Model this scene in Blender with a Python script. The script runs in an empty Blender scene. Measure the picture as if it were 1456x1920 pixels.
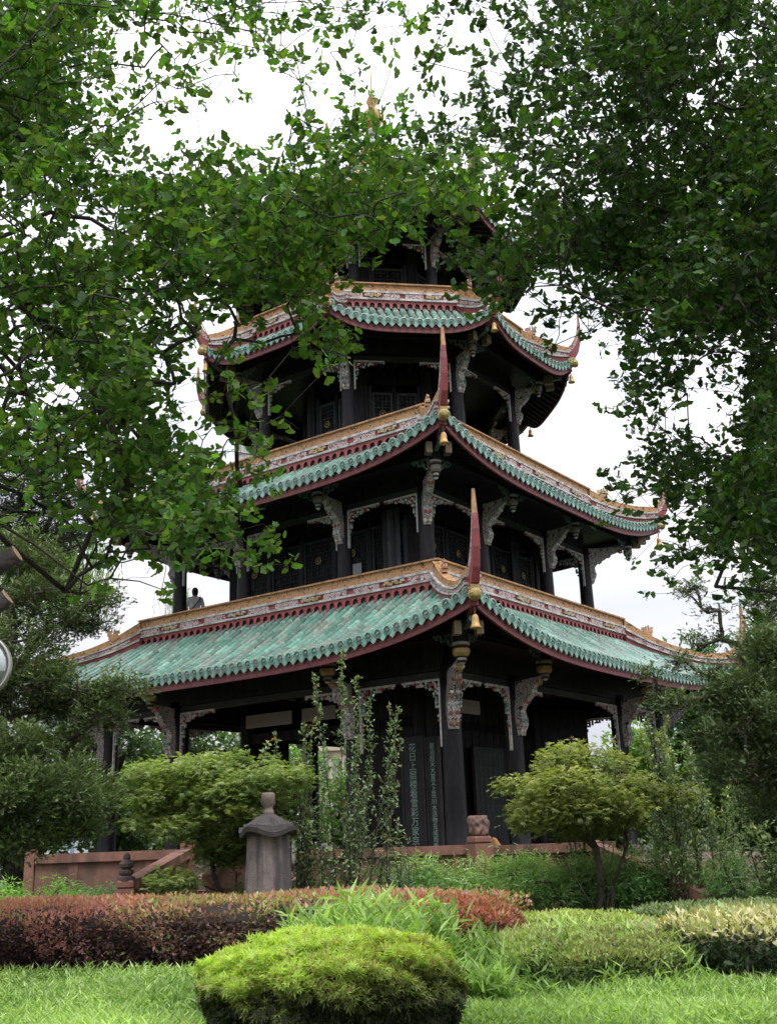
import bpy, bmesh, math, random
import numpy as np
from mathutils import Vector, Matrix
random.seed(7); rng = np.random.default_rng(11)
PI = math.pi
sc = bpy.context.scene
COL = sc.collection
# ---------------------------------------------------------------- camera
PITCH, ROLL, EYE, F = 0.295, -0.0359, 1.6, 2000.0
cam = bpy.data.objects.new('camera', bpy.data.cameras.new('camera')); COL.objects.link(cam)
cam.data.sensor_fit = 'VERTICAL'; cam.data.sensor_height = 36; cam.data.lens = 36 * F / 1920
cam.data.clip_start = 0.05; cam.data.clip_end = 3000
cam.matrix_world = Matrix.Translation((0, 0, EYE)) @ Matrix.Rotation(PI / 2 + PITCH, 4, 'X') @ Matrix.Rotation(ROLL, 4, 'Z')
sc.camera = cam
# ---------------------------------------------------------------- sky and sun
SUN_EL, SUN_AZ = math.radians(62), math.radians(150)
w = bpy.data.worlds.new("World"); sc.world = w; w.use_nodes = True
nt = w.node_tree; nt.nodes.clear()
out = nt.nodes.new('ShaderNodeOutputWorld'); bg = nt.nodes.new('ShaderNodeBackground')
sky = nt.nodes.new('ShaderNodeTexSky'); sky.sky_type = 'NISHITA'; sky.sun_disc = False
sky.sun_elevation = SUN_EL; sky.sun_rotation = SUN_AZ; sky.dust_density = 4; sky.air_density = 1.0
hsv = nt.nodes.new('ShaderNodeHueSaturation'); hsv.inputs['Saturation'].default_value = 0.12
tc = nt.nodes.new('ShaderNodeTexCoord'); mp = nt.nodes.new('ShaderNodeMapping'); mp.inputs['Scale'].default_value = (1.2, 1.2, 5)
nz = nt.nodes.new('ShaderNodeTexNoise'); nz.inputs['Scale'].default_value = 2.2; nz.inputs['Detail'].default_value = 5
rp = nt.nodes.new('ShaderNodeValToRGB')
rp.color_ramp.elements[0].position = .35; rp.color_ramp.elements[0].color = (.80, .85, .93, 1)
rp.color_ramp.elements[1].position = .62; rp.color_ramp.elements[1].color = (1, 1, 1, 1)
mixc = nt.nodes.new('ShaderNodeMixRGB'); mixc.blend_type = 'MIX'; mixc.inputs['Fac'].default_value = .86
mul = nt.nodes.new('ShaderNodeMixRGB'); mul.blend_type = 'MULTIPLY'; mul.inputs['Fac'].default_value = 1
white = nt.nodes.new('ShaderNodeRGB'); white.outputs[0].default_value = (10.5, 10.4, 10.7, 1)   # an even overcast layer in front of the sky
L = nt.links.new
L(sky.outputs[0], hsv.inputs['Color']); L(hsv.outputs[0], mixc.inputs['Color1']); L(white.outputs[0], mixc.inputs['Color2'])
L(tc.outputs['Generated'], mp.inputs['Vector']); L(mp.outputs[0], nz.inputs['Vector']); L(nz.outputs['Fac'], rp.inputs['Fac'])
sx = nt.nodes.new('ShaderNodeSeparateXYZ'); gr = nt.nodes.new('ShaderNodeMapRange'); gr.inputs['From Min'].default_value = 0; gr.inputs['From Max'].default_value = 1
gr.inputs['To Min'].default_value = .62; gr.inputs['To Max'].default_value = 2.0; ml2 = nt.nodes.new('ShaderNodeVectorMath'); ml2.operation = 'SCALE'   # an overcast sky is brightest overhead
L(tc.outputs['Generated'], sx.inputs[0]); L(sx.outputs['Z'], gr.inputs['Value'])
L(mixc.outputs[0], mul.inputs['Color1']); L(rp.outputs[0], mul.inputs['Color2']); L(mul.outputs[0], ml2.inputs[0]); L(gr.outputs[0], ml2.inputs['Scale']); L(ml2.outputs[0], bg.inputs['Color'])
bg.inputs['Strength'].default_value = 0.1; L(bg.outputs[0], out.inputs['Surface'])
sun = bpy.data.objects.new('sun', bpy.data.lights.new('sun', 'SUN')); COL.objects.link(sun)
sun.data.energy = 1.5; sun.data.angle = math.radians(14); sun.data.color = (1, .97, .92)
sun.rotation_euler = (PI / 2 - SUN_EL, 0, PI - SUN_AZ)
sc.view_settings.view_transform = 'Standard'; sc.view_settings.look = 'None'
sc.view_settings.exposure = 0.35; sc.view_settings.gamma = 1
sc.cycles.max_bounces = 8; sc.cycles.diffuse_bounces = 3; sc.cycles.glossy_bounces = 2
sc.cycles.transmission_bounces = 4; sc.cycles.transparent_max_bounces = 4
sc.cycles.use_adaptive_sampling = True; sc.cycles.adaptive_threshold = 0.03

def ray(px, py):
    X, Y = px - 728, 960 - py
    c, s = math.cos(ROLL), math.sin(ROLL); X, Y = X * c - Y * s, X * s + Y * c
    c, s = math.cos(PITCH), math.sin(PITCH)
    return Vector((X / F, c - Y / F * s, s + Y / F * c))
def at(px, py, Y):                       # the point at distance Y seen in that direction
    d = ray(px, py); t = Y / d.y
    return Vector((d.x * t, Y, EYE + d.z * t))
# ---------------------------------------------------------------- materials
def newmat(name):
    m = bpy.data.materials.new(name); m.use_nodes = True; n = m.node_tree; n.nodes.clear()
    o = n.nodes.new('ShaderNodeOutputMaterial'); return m, n, o
def paint(name, rough=.6, noise=.25, nscale=6, bump=.2, bscale=40, coat=0, spec=.5, metal=0, stain=None):
    """base colour from the mesh's Col attribute, weathered by noise"""
    m, n, o = newmat(name); p = n.nodes.new('ShaderNodeBsdfPrincipled'); k = n.links.new
    a = n.nodes.new('ShaderNodeAttribute'); a.attribute_name = 'Col'
    c = n.nodes.new('ShaderNodeTexCoord')
    t = n.nodes.new('ShaderNodeTexNoise'); t.inputs['Scale'].default_value = nscale; t.inputs['Detail'].default_value = 8
    t.inputs['Roughness'].default_value = .65
    r = n.nodes.new('ShaderNodeMapRange'); r.inputs['From Min'].default_value = .3; r.inputs['From Max'].default_value = .7
    r.inputs['To Min'].default_value = 1 - noise; r.inputs['To Max'].default_value = 1 + noise
    x = n.nodes.new('ShaderNodeVectorMath'); x.operation = 'SCALE'
    k(c.outputs['Object'], t.inputs['Vector']); k(t.outputs['Fac'], r.inputs['Value'])
    k(a.outputs['Color'], x.inputs[0]); k(r.outputs[0], x.inputs['Scale'])
    last = x.outputs[0]
    if stain:
        s = n.nodes.new('ShaderNodeTexNoise'); s.inputs['Scale'].default_value = stain[1]; s.inputs['Detail'].default_value = 6
        mpp = n.nodes.new('ShaderNodeMapping'); mpp.inputs['Scale'].default_value = (1, 1, stain[3] if len(stain) > 3 else .25)
        k(c.outputs['Object'], mpp.inputs['Vector']); k(mpp.outputs[0], s.inputs['Vector'])
        q = n.nodes.new('ShaderNodeMapRange'); q.inputs['From Min'].default_value = .48; q.inputs['From Max'].default_value = .62
        q.inputs['To Max'].default_value = stain[2]; k(s.outputs['Fac'], q.inputs['Value'])
        mx = n.nodes.new('ShaderNodeMixRGB'); mx.inputs['Color2'].default_value = (*stain[0], 1)
        k(q.outputs[0], mx.inputs['Fac']); k(last, mx.inputs['Color1']); last = mx.outputs[0]
    k(last, p.inputs['Base Color'])
    p.inputs['Roughness'].default_value = rough; p.inputs['Specular IOR Level'].default_value = spec
    p.inputs['Metallic'].default_value = metal; p.inputs['Coat Weight'].default_value = coat; p.inputs['Coat Roughness'].default_value = .15
    if bump:
        t2 = n.nodes.new('ShaderNodeTexNoise'); t2.inputs['Scale'].default_value = bscale; t2.inputs['Detail'].default_value = 4
        b = n.nodes.new('ShaderNodeBump'); b.inputs['Strength'].default_value = bump; b.inputs['Distance'].default_value = .02
        k(c.outputs['Object'], t2.inputs['Vector']); k(t2.outputs['Fac'], b.inputs['Height']); k(b.outputs[0], p.inputs['Normal'])
    k(p.outputs[0], o.inputs['Surface']); return m
def leafmat(name, trans=.35, rough=.45, spec=.35):
    m, n, o = newmat(name); k = n.links.new
    a = n.nodes.new('ShaderNodeAttribute'); a.attribute_name = 'Col'
    p = n.nodes.new('ShaderNodeBsdfPrincipled'); p.inputs['Roughness'].default_value = rough; p.inputs['Specular IOR Level'].default_value = spec
    tr = n.nodes.new('ShaderNodeBsdfTranslucent'); g = n.nodes.new('ShaderNodeMixRGB'); g.blend_type = 'MULTIPLY'; g.inputs['Fac'].default_value = 1
    g.inputs['Color2'].default_value = (1.5, 1.7, .6, 1)
    mx = n.nodes.new('ShaderNodeMixShader'); mx.inputs['Fac'].default_value = trans
    k(a.outputs['Color'], p.inputs['Base Color']); k(a.outputs['Color'], g.inputs['Color1']); k(g.outputs[0], tr.inputs['Color'])
    k(p.outputs[0], mx.inputs[1]); k(tr.outputs[0], mx.inputs[2]); k(mx.outputs[0], o.inputs['Surface']); return m
def carved(name, cols, scale=14, bump=.8):
    """carved and painted relief: cells of several paint colours with dark gaps"""
    m, n, o = newmat(name); k = n.links.new; p = n.nodes.new('ShaderNodeBsdfPrincipled')
    c = n.nodes.new('ShaderNodeTexCoord'); t = n.nodes.new('ShaderNodeTexNoise'); t.inputs['Scale'].default_value = scale
    t.inputs['Detail'].default_value = 2; t.inputs['Distortion'].default_value = 1.6
    r = n.nodes.new('ShaderNodeValToRGB'); r.color_ramp.interpolation = 'CONSTANT'
    e = r.color_ramp.elements
    e[0].position = 0; e[0].color = (*cols[0][1], 1); e[1].position = cols[1][0]; e[1].color = (*cols[1][1], 1)
    for q, cc in cols[2:]:
        z = e.new(q); z.color = (*cc, 1)
    b = n.nodes.new('ShaderNodeBump'); b.inputs['Strength'].default_value = bump; b.inputs['Distance'].default_value = .03
    k(c.outputs['Object'], t.inputs['Vector']); k(t.outputs['Fac'], r.inputs['Fac']); k(r.outputs[0], p.inputs['Base Color'])
    k(t.outputs['Fac'], b.inputs['Height']); k(b.outputs[0], p.inputs['Normal']); p.inputs['Roughness'].default_value = .6
    k(p.outputs[0], o.inputs['Surface']); return m
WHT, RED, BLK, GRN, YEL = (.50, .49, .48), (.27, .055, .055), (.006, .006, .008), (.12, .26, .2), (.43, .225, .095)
M_paint = paint('weathered_paint', .55, .35, 5, .25, 30)
M_stain = paint('stained_plaster', .7, .35, 4, .3, 30, stain=((.10, .09, .085), 5, .55, .5))
M_dark = paint('black_lacquer', .5, .3, 3, .15, 25, spec=.22, stain=((.04, .036, .036), 8, .3))
M_tile = paint('glazed_tile', .38, .38, 9, .15, 50, coat=.25, stain=((.20, .24, .22), 3.5, .45, 1))
M_stone = paint('red_sandstone', .85, .3, 4, .4, 60, stain=((.07, .05, .045), 2.5, .6, .4))
M_grey = paint('grey_stone', .9, .35, 6, .6, 50, stain=((.045, .04, .04), 4, .85, .10))
M_bark = paint('bark', .9, .4, 12, .6, 40)
M_gold = paint('dull_gold', .45, .3, 10, .3, 40, metal=.3)
M_bldg = paint('render_wall', .8, .1, .5, 0)
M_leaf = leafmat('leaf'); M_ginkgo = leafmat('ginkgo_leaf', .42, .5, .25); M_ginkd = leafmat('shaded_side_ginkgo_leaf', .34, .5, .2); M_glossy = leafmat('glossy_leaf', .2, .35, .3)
M_needle = leafmat('needle_leaf', .12, .6, .2); M_grass = leafmat('grass_leaf', .4, .45, .3)
M_carvew = carved('white_carving', [(0, (.10, .03, .03)), (.38, (.30, .06, .06)), (.46, (.55, .54, .52)), (.54, (.30, .06, .06)), (.58, (.55, .53, .50)), (.65, (.2, .05, .05))], 13)
M_carvem = carved('painted_carving', [(0, (.02, .02, .02)), (.37, (.46, .45, .44)), (.43, (.16, .025, .03)), (.475, (.5, .49, .48)), (.535, (.05, .09, .075)), (.57, (.45, .45, .44)), (.62, (.03, .03, .03)), (.66, (.2, .15, .07))], 6, 1)
M_perf = carved('pierced_yellow', [(0, (.10, .06, .03)), (.395, (.42, .22, .09)), (.5, (.47, .26, .12)), (.62, (.36, .17, .07)), (.68, (.09, .05, .03))], 9, .6)
def text_mat(name, c):
    m, n, o = newmat(name); p = n.nodes.new('ShaderNodeBsdfPrincipled'); p.inputs['Base Color'].default_value = (*c, 1); p.inputs['Roughness'].default_value = .6
    n.links.new(p.outputs[0], o.inputs['Surface']); return m
# ---------------------------------------------------------------- mesh helpers
class MB:
    def __init__(s): s.v = []; s.f = []; s.c = []
    def poly(s, pts, c):
        i = len(s.v); s.v += [tuple(p) for p in pts]; s.f.append(tuple(range(i, i + len(pts)))); s.c.append(c)
    def box(s, cen, half, c, X=(1, 0, 0), Y=(0, 1, 0), Z=(0, 0, 1), taper=1):
        cen, X, Y, Z = map(Vector, (cen, X, Y, Z)); i = len(s.v)
        for sz in (-1, 1):
            q = 1 if sz < 0 else taper
            for sx, sy in ((-1, -1), (1, -1), (1, 1), (-1, 1)):
                s.v.append(tuple(cen + X * half[0] * sx * q + Y * half[1] * sy * q + Z * half[2] * sz))
        for f in ((3, 2, 1, 0), (4, 5, 6, 7), (0, 1, 5, 4), (1, 2, 6, 5), (2, 3, 7, 6), (3, 0, 4, 7)):
            s.f.append(tuple(i + k for k in f)); s.c.append(c)
    def lathe(s, prof, seg, cols, cen=(0, 0, 0), sq=1, cap=True, X=(1, 0, 0), Y=(0, 1, 0), Z=(0, 0, 1), rot=0):
        cen, X, Y, Z = map(Vector, (cen, X, Y, Z)); i = len(s.v); n = len(prof)
        for r, z in prof:
            for k in range(seg):
                a = 2 * PI * k / seg + rot; s.v.append(tuple(cen + X * r * math.cos(a) + Y * r * math.sin(a) + Z * z))
        for j in range(n - 1):
            cc = cols[j] if isinstance(cols, list) else cols
            for k in range(seg):
                k2 = (k + 1) % seg; s.f.append((i + j * seg + k, i + j * seg + k2, i + (j + 1) * seg + k2, i + (j + 1) * seg + k)); s.c.append(cc)
        if cap:
            s.f.append(tuple(i + (n - 1) * seg + k for k in range(seg))); s.c.append(cols[-1] if isinstance(cols, list) else cols)
            s.f.append(tuple(i + k for k in reversed(range(seg)))); s.c.append(cols[0] if isinstance(cols, list) else cols)
    def tube(s, pts, rad, seg, c):
        pts = [Vector(p) for p in pts]; i = len(s.v)
        for j, p in enumerate(pts):
            d = (pts[min(j + 1, len(pts) - 1)] - pts[max(j - 1, 0)]).normalized()
            a = d.cross(Vector((0, 0, 1)));  a = (a if a.length > .05 else d.cross(Vector((1, 0, 0)))).normalized(); b = d.cross(a)
            r = rad[j] if isinstance(rad, (list, tuple)) else rad
            for k in range(seg):
                t = 2 * PI * k / seg; s.v.append(tuple(p + a * r * math.cos(t) + b * r * math.sin(t)))
        for j in range(len(pts) - 1):
            for k in range(seg):
                k2 = (k + 1) % seg; s.f.append((i + j * seg + k, i + j * seg + k2, i + (j + 1) * seg + k2, i + (j + 1) * seg + k)); s.c.append(c)
        s.f.append(tuple(i + (len(pts) - 1) * seg + k for k in range(seg))); s.c.append(c)
        s.f.append(tuple(i + k for k in reversed(range(seg)))); s.c.append(c)
    def ribbon(s, lo, hi, side, thk, c):
        """solid strip between two curves, thk = half thickness along side"""
        side = Vector(side); n = len(lo); i = len(s.v)
        for j in range(n):
            h = thk[j] if isinstance(thk, (list, tuple)) else thk
            for p in (lo[j], hi[j]):
                p = Vector(p); s.v.append(tuple(p - side * h)); s.v.append(tuple(p + side * h))
        for j in range(n - 1):
            a, b = i + 4 * j, i + 4 * j + 4
            for f in ((a, b, b + 2, a + 2), (a + 1, a + 3, b + 3, b + 1), (a + 2, b + 2, b + 3, a + 3), (a, a + 1, b + 1, b)):
                s.f.append(f); s.c.append(c)
        for a in (i, i + 4 * (n - 1)): s.f.append((a, a + 2, a + 3, a + 1)); s.c.append(c)
    def mesh(s, name, mat, smooth=False):
        me = bpy.data.meshes.new(name); me.from_pydata(s.v, [], s.f)
        col = me.color_attributes.new('Col', 'FLOAT_COLOR', 'CORNER')
        ln = np.array([len(f) for f in s.f]); cc = np.repeat(np.array([(*c[:3], 1.0) for c in s.c], dtype=np.float32), ln, axis=0)
        col.data.foreach_set('color', cc.ravel())
        if smooth: me.polygons.foreach_set('use_smooth', [True] * len(s.f))
        me.materials.append(mat); me.update(); return me
    def obj(s, name, mat, parent=None, smooth=False): return link(name, s.mesh(name, mat, smooth), parent)
def link(name, me, parent=None, mat=None):
    o = bpy.data.objects.new(name, me); COL.objects.link(o)
    if parent: o.parent = parent
    if mat is not None: o.matrix_local = mat
    return o
def tag(o, label=None, cat=None, group=None, kind=None):
    for k, v in (('label', label), ('category', cat), ('group', group), ('kind', kind)):
        if v: o[k] = v
    return o
def empty(name, loc, label, cat, group=None, rz=0):
    o = bpy.data.objects.new(name, None); COL.objects.link(o); o.location = loc; o.rotation_euler = (0, 0, rz); o.empty_display_size = .2
    return tag(o, label, cat, group)
def jit(c, a=.15):
    f = 1 + random.uniform(-a, a); return (c[0] * f, c[1] * f, c[2] * f)
# ---------------------------------------------------------------- leaves
T = {}
def _fan():
    v = [(0, 0, 0)]; n = 10
    for i in range(n + 1):
        a = math.radians(-62 + 124 * i / n); r = .95 + (.03 if i % 2 else -.02)
        if i == 5: r = .83
        v.append((math.sin(a) * r, math.cos(a) * r, .07 * math.cos(i * 2.1) + .08 * abs(math.sin(a))))
    f = [(0, i + 2, i + 1) for i in range(n)]; v += [(-.018, -.55, 0), (.018, -.55, 0)]; f.append((n + 2, n + 3, 0)); return v, f
T['fan'] = _fan()
T['oval'] = ([(0, 0, 0), (-.24, .45, .06), (0, 1, 0), (.24, .45, .06), (0, .45, -.02)], [(0, 4, 1), (1, 4, 2), (0, 3, 4), (4, 3, 2)])
T['lance'] = ([(0, 0, 0), (-.085, .35, .03), (0, 1, -.1), (.085, .35, .03)], [(0, 2, 1), (0, 3, 2)])
T['tuft'] = ([(0, 0, 0), (-.2, .75, .1), (.05, .85, .25), (.22, .7, .05), (-.5, .4, .05), (.5, .42, .1), (.08, .1, 0), (-.08, .1, 0)], [(0, 1, 7), (0, 6, 2), (0, 3, 6), (7, 4, 0), (0, 6, 5), (7, 2, 1)])
def _maple():
    v = [(0, 0, 0)]; f = []
    for a, l in ((-80, .6), (-42, .9), (0, 1.05), (42, .9), (80, .6)):
        a = math.radians(a); d = (math.sin(a), math.cos(a)); i = len(v)
        v += [(d[0] * l * .45 - d[1] * .11, d[1] * l * .45 + d[0] * .11, .03), (d[0] * l, d[1] * l, -.12), (d[0] * l * .45 + d[1] * .11, d[1] * l * .45 - d[0] * .11, .03)]
        f += [(0, i + 1, i), (0, i + 2, i + 1)]
    return v, f
T['maple'] = _maple()
def leaves(name, kind, pos, dirs, nrm, size, cols, mat, parent=None):
    tv, tf = T[kind]; tv = np.array(tv); tf = np.array(tf); n = len(pos)
    pos = np.asarray(pos, float); d = np.asarray(dirs, float); d /= np.linalg.norm(d, axis=1, keepdims=True) + 1e-9
    u = np.asarray(nrm, float); u = u - (u * d).sum(1, keepdims=True) * d; u /= np.linalg.norm(u, axis=1, keepdims=True) + 1e-9
    x = np.cross(d, u); s = np.asarray(size).reshape(-1, 1, 1) * np.ones((n, 1, 1))
    V = pos[:, None, :] + s * (tv[None, :, 0:1] * x[:, None, :] + tv[None, :, 1:2] * d[:, None, :] + tv[None, :, 2:3] * u[:, None, :])
    V = V.reshape(-1, 3); Fa = (tf[None] + (np.arange(n) * len(tv))[:, None, None]).reshape(-1, 3)
    me = bpy.data.meshes.new(name); me.vertices.add(len(V)); me.vertices.foreach_set('co', V.astype(np.float32).ravel())
    me.loops.add(len(Fa) * 3); me.loops.foreach_set('vertex_index', Fa.astype(np.int32).ravel())
    me.polygons.add(len(Fa)); me.polygons.foreach_set('loop_start', np.arange(0, len(Fa) * 3, 3, dtype=np.int32))
    me.polygons.foreach_set('loop_total', np.full(len(Fa), 3, dtype=np.int32))
    a = me.color_attributes.new('Col', 'FLOAT_COLOR', 'POINT'); C = np.ones((n, len(tv), 4), np.float32); C[:, :, :3] = np.asarray(cols)[:, None, :]
    a.data.foreach_set('color', C.ravel()); me.materials.append(mat); me.update(); me.validate()
    return link(name, me, parent)
def rnd_unit(n):
    v = rng.normal(size=(n, 3)); return v / np.linalg.norm(v, axis=1, keepdims=True)
def mixcol(n, a, b, spread=.25, t=None):
    t = rng.random(n) if t is None else np.clip(t, 0, 1)
    c = np.array(a)[None] * (1 - t[:, None]) + np.array(b)[None] * t[:, None]
    return c * (1 + rng.uniform(-spread, spread, (n, 1)))
def vnoise(p, f, seed=0):
    r = np.random.default_rng(seed); o = np.zeros(len(p))
    for _ in range(6):
        k = r.normal(size=3) * f; o += np.sin(p @ k + r.random() * 7)
    return o / 3.0
# ================================================================ PAVILION
YAW = 0.1596
pav = empty('pavilion', (-.0652, 30, 0), 'four-storey black timber pavilion with green tiled roofs, red and yellow ridges and upswept corners', 'pavilion', rz=YAW)
def vdir(k, N, off=0):
    a = -PI / 2 + off + k * 2 * PI / N; return Vector((math.cos(a), math.sin(a), 0))
def face(k, N, off=0):
    a = -PI / 2 + off + (k + .5) * 2 * PI / N; return Vector((math.cos(a), math.sin(a), 0)), Vector((-math.sin(a), math.cos(a), 0))
O8 = PI / 8
GT = [(.12, .27, .21), (.15, .32, .25), (.09, .22, .17), (.21, .34, .28), (.11, .19, .16), (.18, .22, .19)]
class Roof:
    def __init__(s, N, off, rt, ztop, zb, e, zm, lift, relief, tip, expo=1.2, band=True):
        s.N, s.off, s.rt, s.ztop, s.zb, s.e, s.zm, s.lift, s.tip, s.expo = N, off, rt, ztop, zb, e, zm, lift, tip, expo
        s.c = math.cos(PI / N); s.tn = math.tan(PI / N); s.at = rt * s.c; s.ae = e * s.c
        s.root = None; s.relief = relief; s.band = band
    def z(s, r, x):
        q = max(0, min(1, (r - s.at) / (s.ae - s.at)))
        return s.zb + (s.zm - s.zb) * (1 - (1 - q) ** s.expo) + s.lift * q ** 1.3 * min(1, abs(x) / (r * s.tn)) ** 3.6
    def hipz(s, R): return s.z(R * s.c, R * s.c * s.tn)
def build_roof(R, pitch, label):
    N, off = R.N, R.off
    sheet = MB(); tiles = MB(); ends = MB(); gold = MB(); board = MB(); soff = MB()
    for k in range(N):
        n, t = face(k, N, off)
        P = lambda x, r, z: n * r + t * x + Vector((0, 0, z))
        half = R.ae * R.tn; cnt = int(2 * half / pitch); cnt -= (cnt + 1) % 2; pit = 2 * half / cnt; R.pit = pit
        ns = 7; nx = 24
        for i in range(nx):                                  # trough sheet and soffit
            for j in range(ns):
                r0 = R.at + (R.ae - R.at) * j / ns; r1 = R.at + (R.ae - R.at) * (j + 1) / ns
                f0, f1 = -1 + 2 * i / nx, -1 + 2 * (i + 1) / nx
                q = [(f0 * r0 * R.tn, r0), (f1 * r0 * R.tn, r0), (f1 * r1 * R.tn, r1), (f0 * r1 * R.tn, r1)]
                sheet.poly([P(x, r, R.z(r, x) - .03) for x, r in q][::-1], jit((.02, .04, .035), .3))  # troughs coloured darker to deepen the shade between tile rows
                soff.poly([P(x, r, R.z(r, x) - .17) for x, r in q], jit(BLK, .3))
        for i in range(cnt):
            x = (i + .5 - cnt / 2) * pit
            rs = max(R.at, abs(x) / R.tn + .02); seglen = .36; rr = [R.ae + .03]
            while rr[-1] - seglen > rs: rr.append(rr[-1] - seglen)
            rr.append(rs); rr = rr[::-1]; rad = pit * .41
            if len(rr) > 2 and rr[1] - rr[0] < .1: del rr[1]
            for j in range(len(rr) - 1):
                if rr[j + 1] - rr[j] < .02: continue
                c = jit(random.choice(GT), .25); ps = []; jx = random.uniform(-.01, .01); jz = random.uniform(-.006, .008)
                for (r, rd) in ((rr[j], rad * .90), (rr[j + 1], rad * 1.05)):
                    zz = R.z(r, x)
                    ps.append([P(x + jx + rd * math.cos(a), r, zz + jz + rd * math.sin(a) * 1.05) for a in (0, PI * .25, PI * .5, PI * .75, PI)])
                for a in range(4): tiles.poly([ps[0][a], ps[0][a + 1], ps[1][a + 1], ps[1][a]][::-1], c)
                if j < len(rr) - 2: tiles.poly([ps[1][a] for a in range(5)], jit((.36, .42, .37), .3))
            r = R.ae + .035; zz = R.z(R.ae, x); cc = P(x, r, zz + rad * .35)      # round end tile
            tiles.lathe([(rad * 1.12, 0), (rad * 1.12, .035), (rad * .8, .045), (rad * .75, .03), (rad * .3, .03), (rad * .2, .05)], 9, [jit(GT[2], .3), (.16, .3, .25), (.05, .11, .09), (.06, .13, .1), (.14, .26, .2)], cc, X=t, Y=(0, 0, 1), Z=n)
            xs = x + pit / 2
            if abs(xs) < half - .02:                                              # hanging drip tile
                z2 = R.z(R.ae, xs); w_ = pit * .42
                pts = [(-w_, .02), (-w_ * .95, -.05), (-w_ * .5, -.11), (0, -.155), (w_ * .5, -.11), (w_ * .95, -.05), (w_, .02)]
                f = [P(xs + a, r + .03, z2 + b) for a, b in pts]; g = [P(xs + a, r, z2 + b) for a, b in pts]
                cdt = jit((.17, .34, .28), .3); tiles.poly(f, cdt); tiles.poly(g[::-1], cdt)
                for a in range(6): tiles.poly([f[a], g[a], g[a + 1], f[a + 1]], jit((.25, .38, .33), .2))
            if random.random() < .8:                                              # gilt flower knob
                rk = R.ae - .16; c0 = P(x, rk, R.z(rk, x) + rad * 1.0)
                for q in range(5):
                    a = q * 2 * PI / 5; d = t * math.cos(a) + n * math.sin(a)
                    gold.poly([c0 + Vector((0, 0, .05)), c0 + (d * .055) + Vector((0, 0, .015)), c0 + (t * math.cos(a + 1.25) + n * math.sin(a + 1.25)) * .055 + Vector((0, 0, .02))], jit((.5, .36, .14), .3))
        m = 40                                                                   # red eave board, curved with the eave
        lo, hi, hi2 = [], [], []
        for i in range(m + 1):
            x = (-1 + 2 * i / m) * half; z = R.z(R.ae, x)
            lo.append(P(x * (R.ae - .03) / R.ae, R.ae - .03, z - .27)); hi.append(P(x * (R.ae - .03) / R.ae, R.ae - .03, z - .035))
        board.ribbon(lo, hi, n, .025, (.155, .035, .04))
        for i in range(int(2 * half / .27)):                                     # rafters
            x = -half + .14 + i * .27; r0 = max(R.at * .9, abs(x) / R.tn + .05)
            if R.ae - .1 - r0 < .1: continue
            pts = [r0 + (R.ae - .06 - r0) * q / 4 for q in range(5)]
            soff.ribbon([P(x, r, R.z(r, x) - .27) for r in pts], [P(x, r, R.z(r, x) - .175) for r in pts], t, .035, jit((.02, .017, .018), .3))
    rf = tiles.obj('roof', M_tile, pav); R.root = rf; rf['label'] = label
    sheet.obj('roof_bed', M_tile, rf); tag(gold.obj('gilt_knobs', M_gold, rf), kind='stuff'); board.obj('eave_board', M_paint, rf); soff.obj('soffit', M_dark, rf)
    if R.band:
        arch = MB(); wb = MB(); fr = MB(); yl = MB(); orn = MB(); H = R.ztop - R.zb
        z1 = R.zb + H * .34; z2 = z1 + H * .07; z3 = z2 + H * .20; z4 = z3 + H * .08; z5 = R.ztop
        for k in range(N):
            n, t = face(k, N, off); P = lambda x, r, z: n * r + t * x + Vector((0, 0, z))
            hw = R.at * R.tn; pit = R.pit; cells = int(hw / pit + .5)
            for i in range(-cells, cells + 1):
                cx = i * pit; x0, x1 = max(-hw, cx - pit / 2), min(hw, cx + pit / 2)
                if x1 - x0 < .02: continue
                r = R.at + .05; aw = pit * .33; za = R.zb + .02; zs_ = z1 - H * .15 if True else z1
                prof = [(x0, za), (cx - aw, za)] + [(cx - aw * math.cos(a), zs_ - aw * .5 + aw * 1.1 * math.sin(a)) for a in [PI * q / 6 for q in range(7)]] + [(cx + aw, za), (x1, za)]
                prof = [(min(max(px_, x0), x1), pz) for px_, pz in prof]
                for a, b in zip(prof[:-1], prof[1:]):
                    if abs(a[0] - b[0]) > 1e-4: arch.poly([P(a[0], r, a[1]), P(b[0], r, b[1]), P(b[0], r, z1), P(a[0], r, z1)], jit((.33, .075, .075), .12))
                    arch.poly([P(a[0], r, a[1]), P(a[0], r - .05, a[1]), P(b[0], r - .05, b[1]), P(b[0], r, b[1])], (.12, .025, .03))
            f = lambda r: r * R.tn
            arch.box(P(0, R.at - .03, (R.zb + z1) / 2 - .04), (hw - .04, .02, (z1 - R.zb) / 2 + .02), (.05, .02, .02), t, n)  # recess back and reveals coloured dark for the shade inside the arches
            for (za, zc, dd, mbx, cc) in ((z1, z2, .10, wb, WHT), (z3, z4, .10, wb, WHT)):
                r1 = R.at + dd; a0 = [P(-f(r1), r1, za), P(f(r1), r1, za)]; r0 = R.at - .06
                wb.poly([P(-f(r1), r1, za), P(f(r1), r1, za), P(f(r1), r1, zc), P(-f(r1), r1, zc)], cc)
                wb.poly([P(-f(r1), r1, za), P(-f(r0), r0, za), P(f(r0), r0, za), P(f(r1), r1, za)], cc)
                wb.poly([P(-f(r1), r1, zc), P(f(r1), r1, zc), P(f(r0), r0, zc), P(-f(r0), r0, zc)], cc)
            rr_ = R.at + .045; fr.poly([P(-f(rr_), rr_, z2), P(f(rr_), rr_, z2), P(f(rr_), rr_, z3), P(-f(rr_), rr_, z3)], (.36, .075, .075))
            L_ = 2 * f(rr_); npn = max(2, int(L_ / 2.0)); sp = L_ / npn                      # white carved stretches between red cartouches
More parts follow.
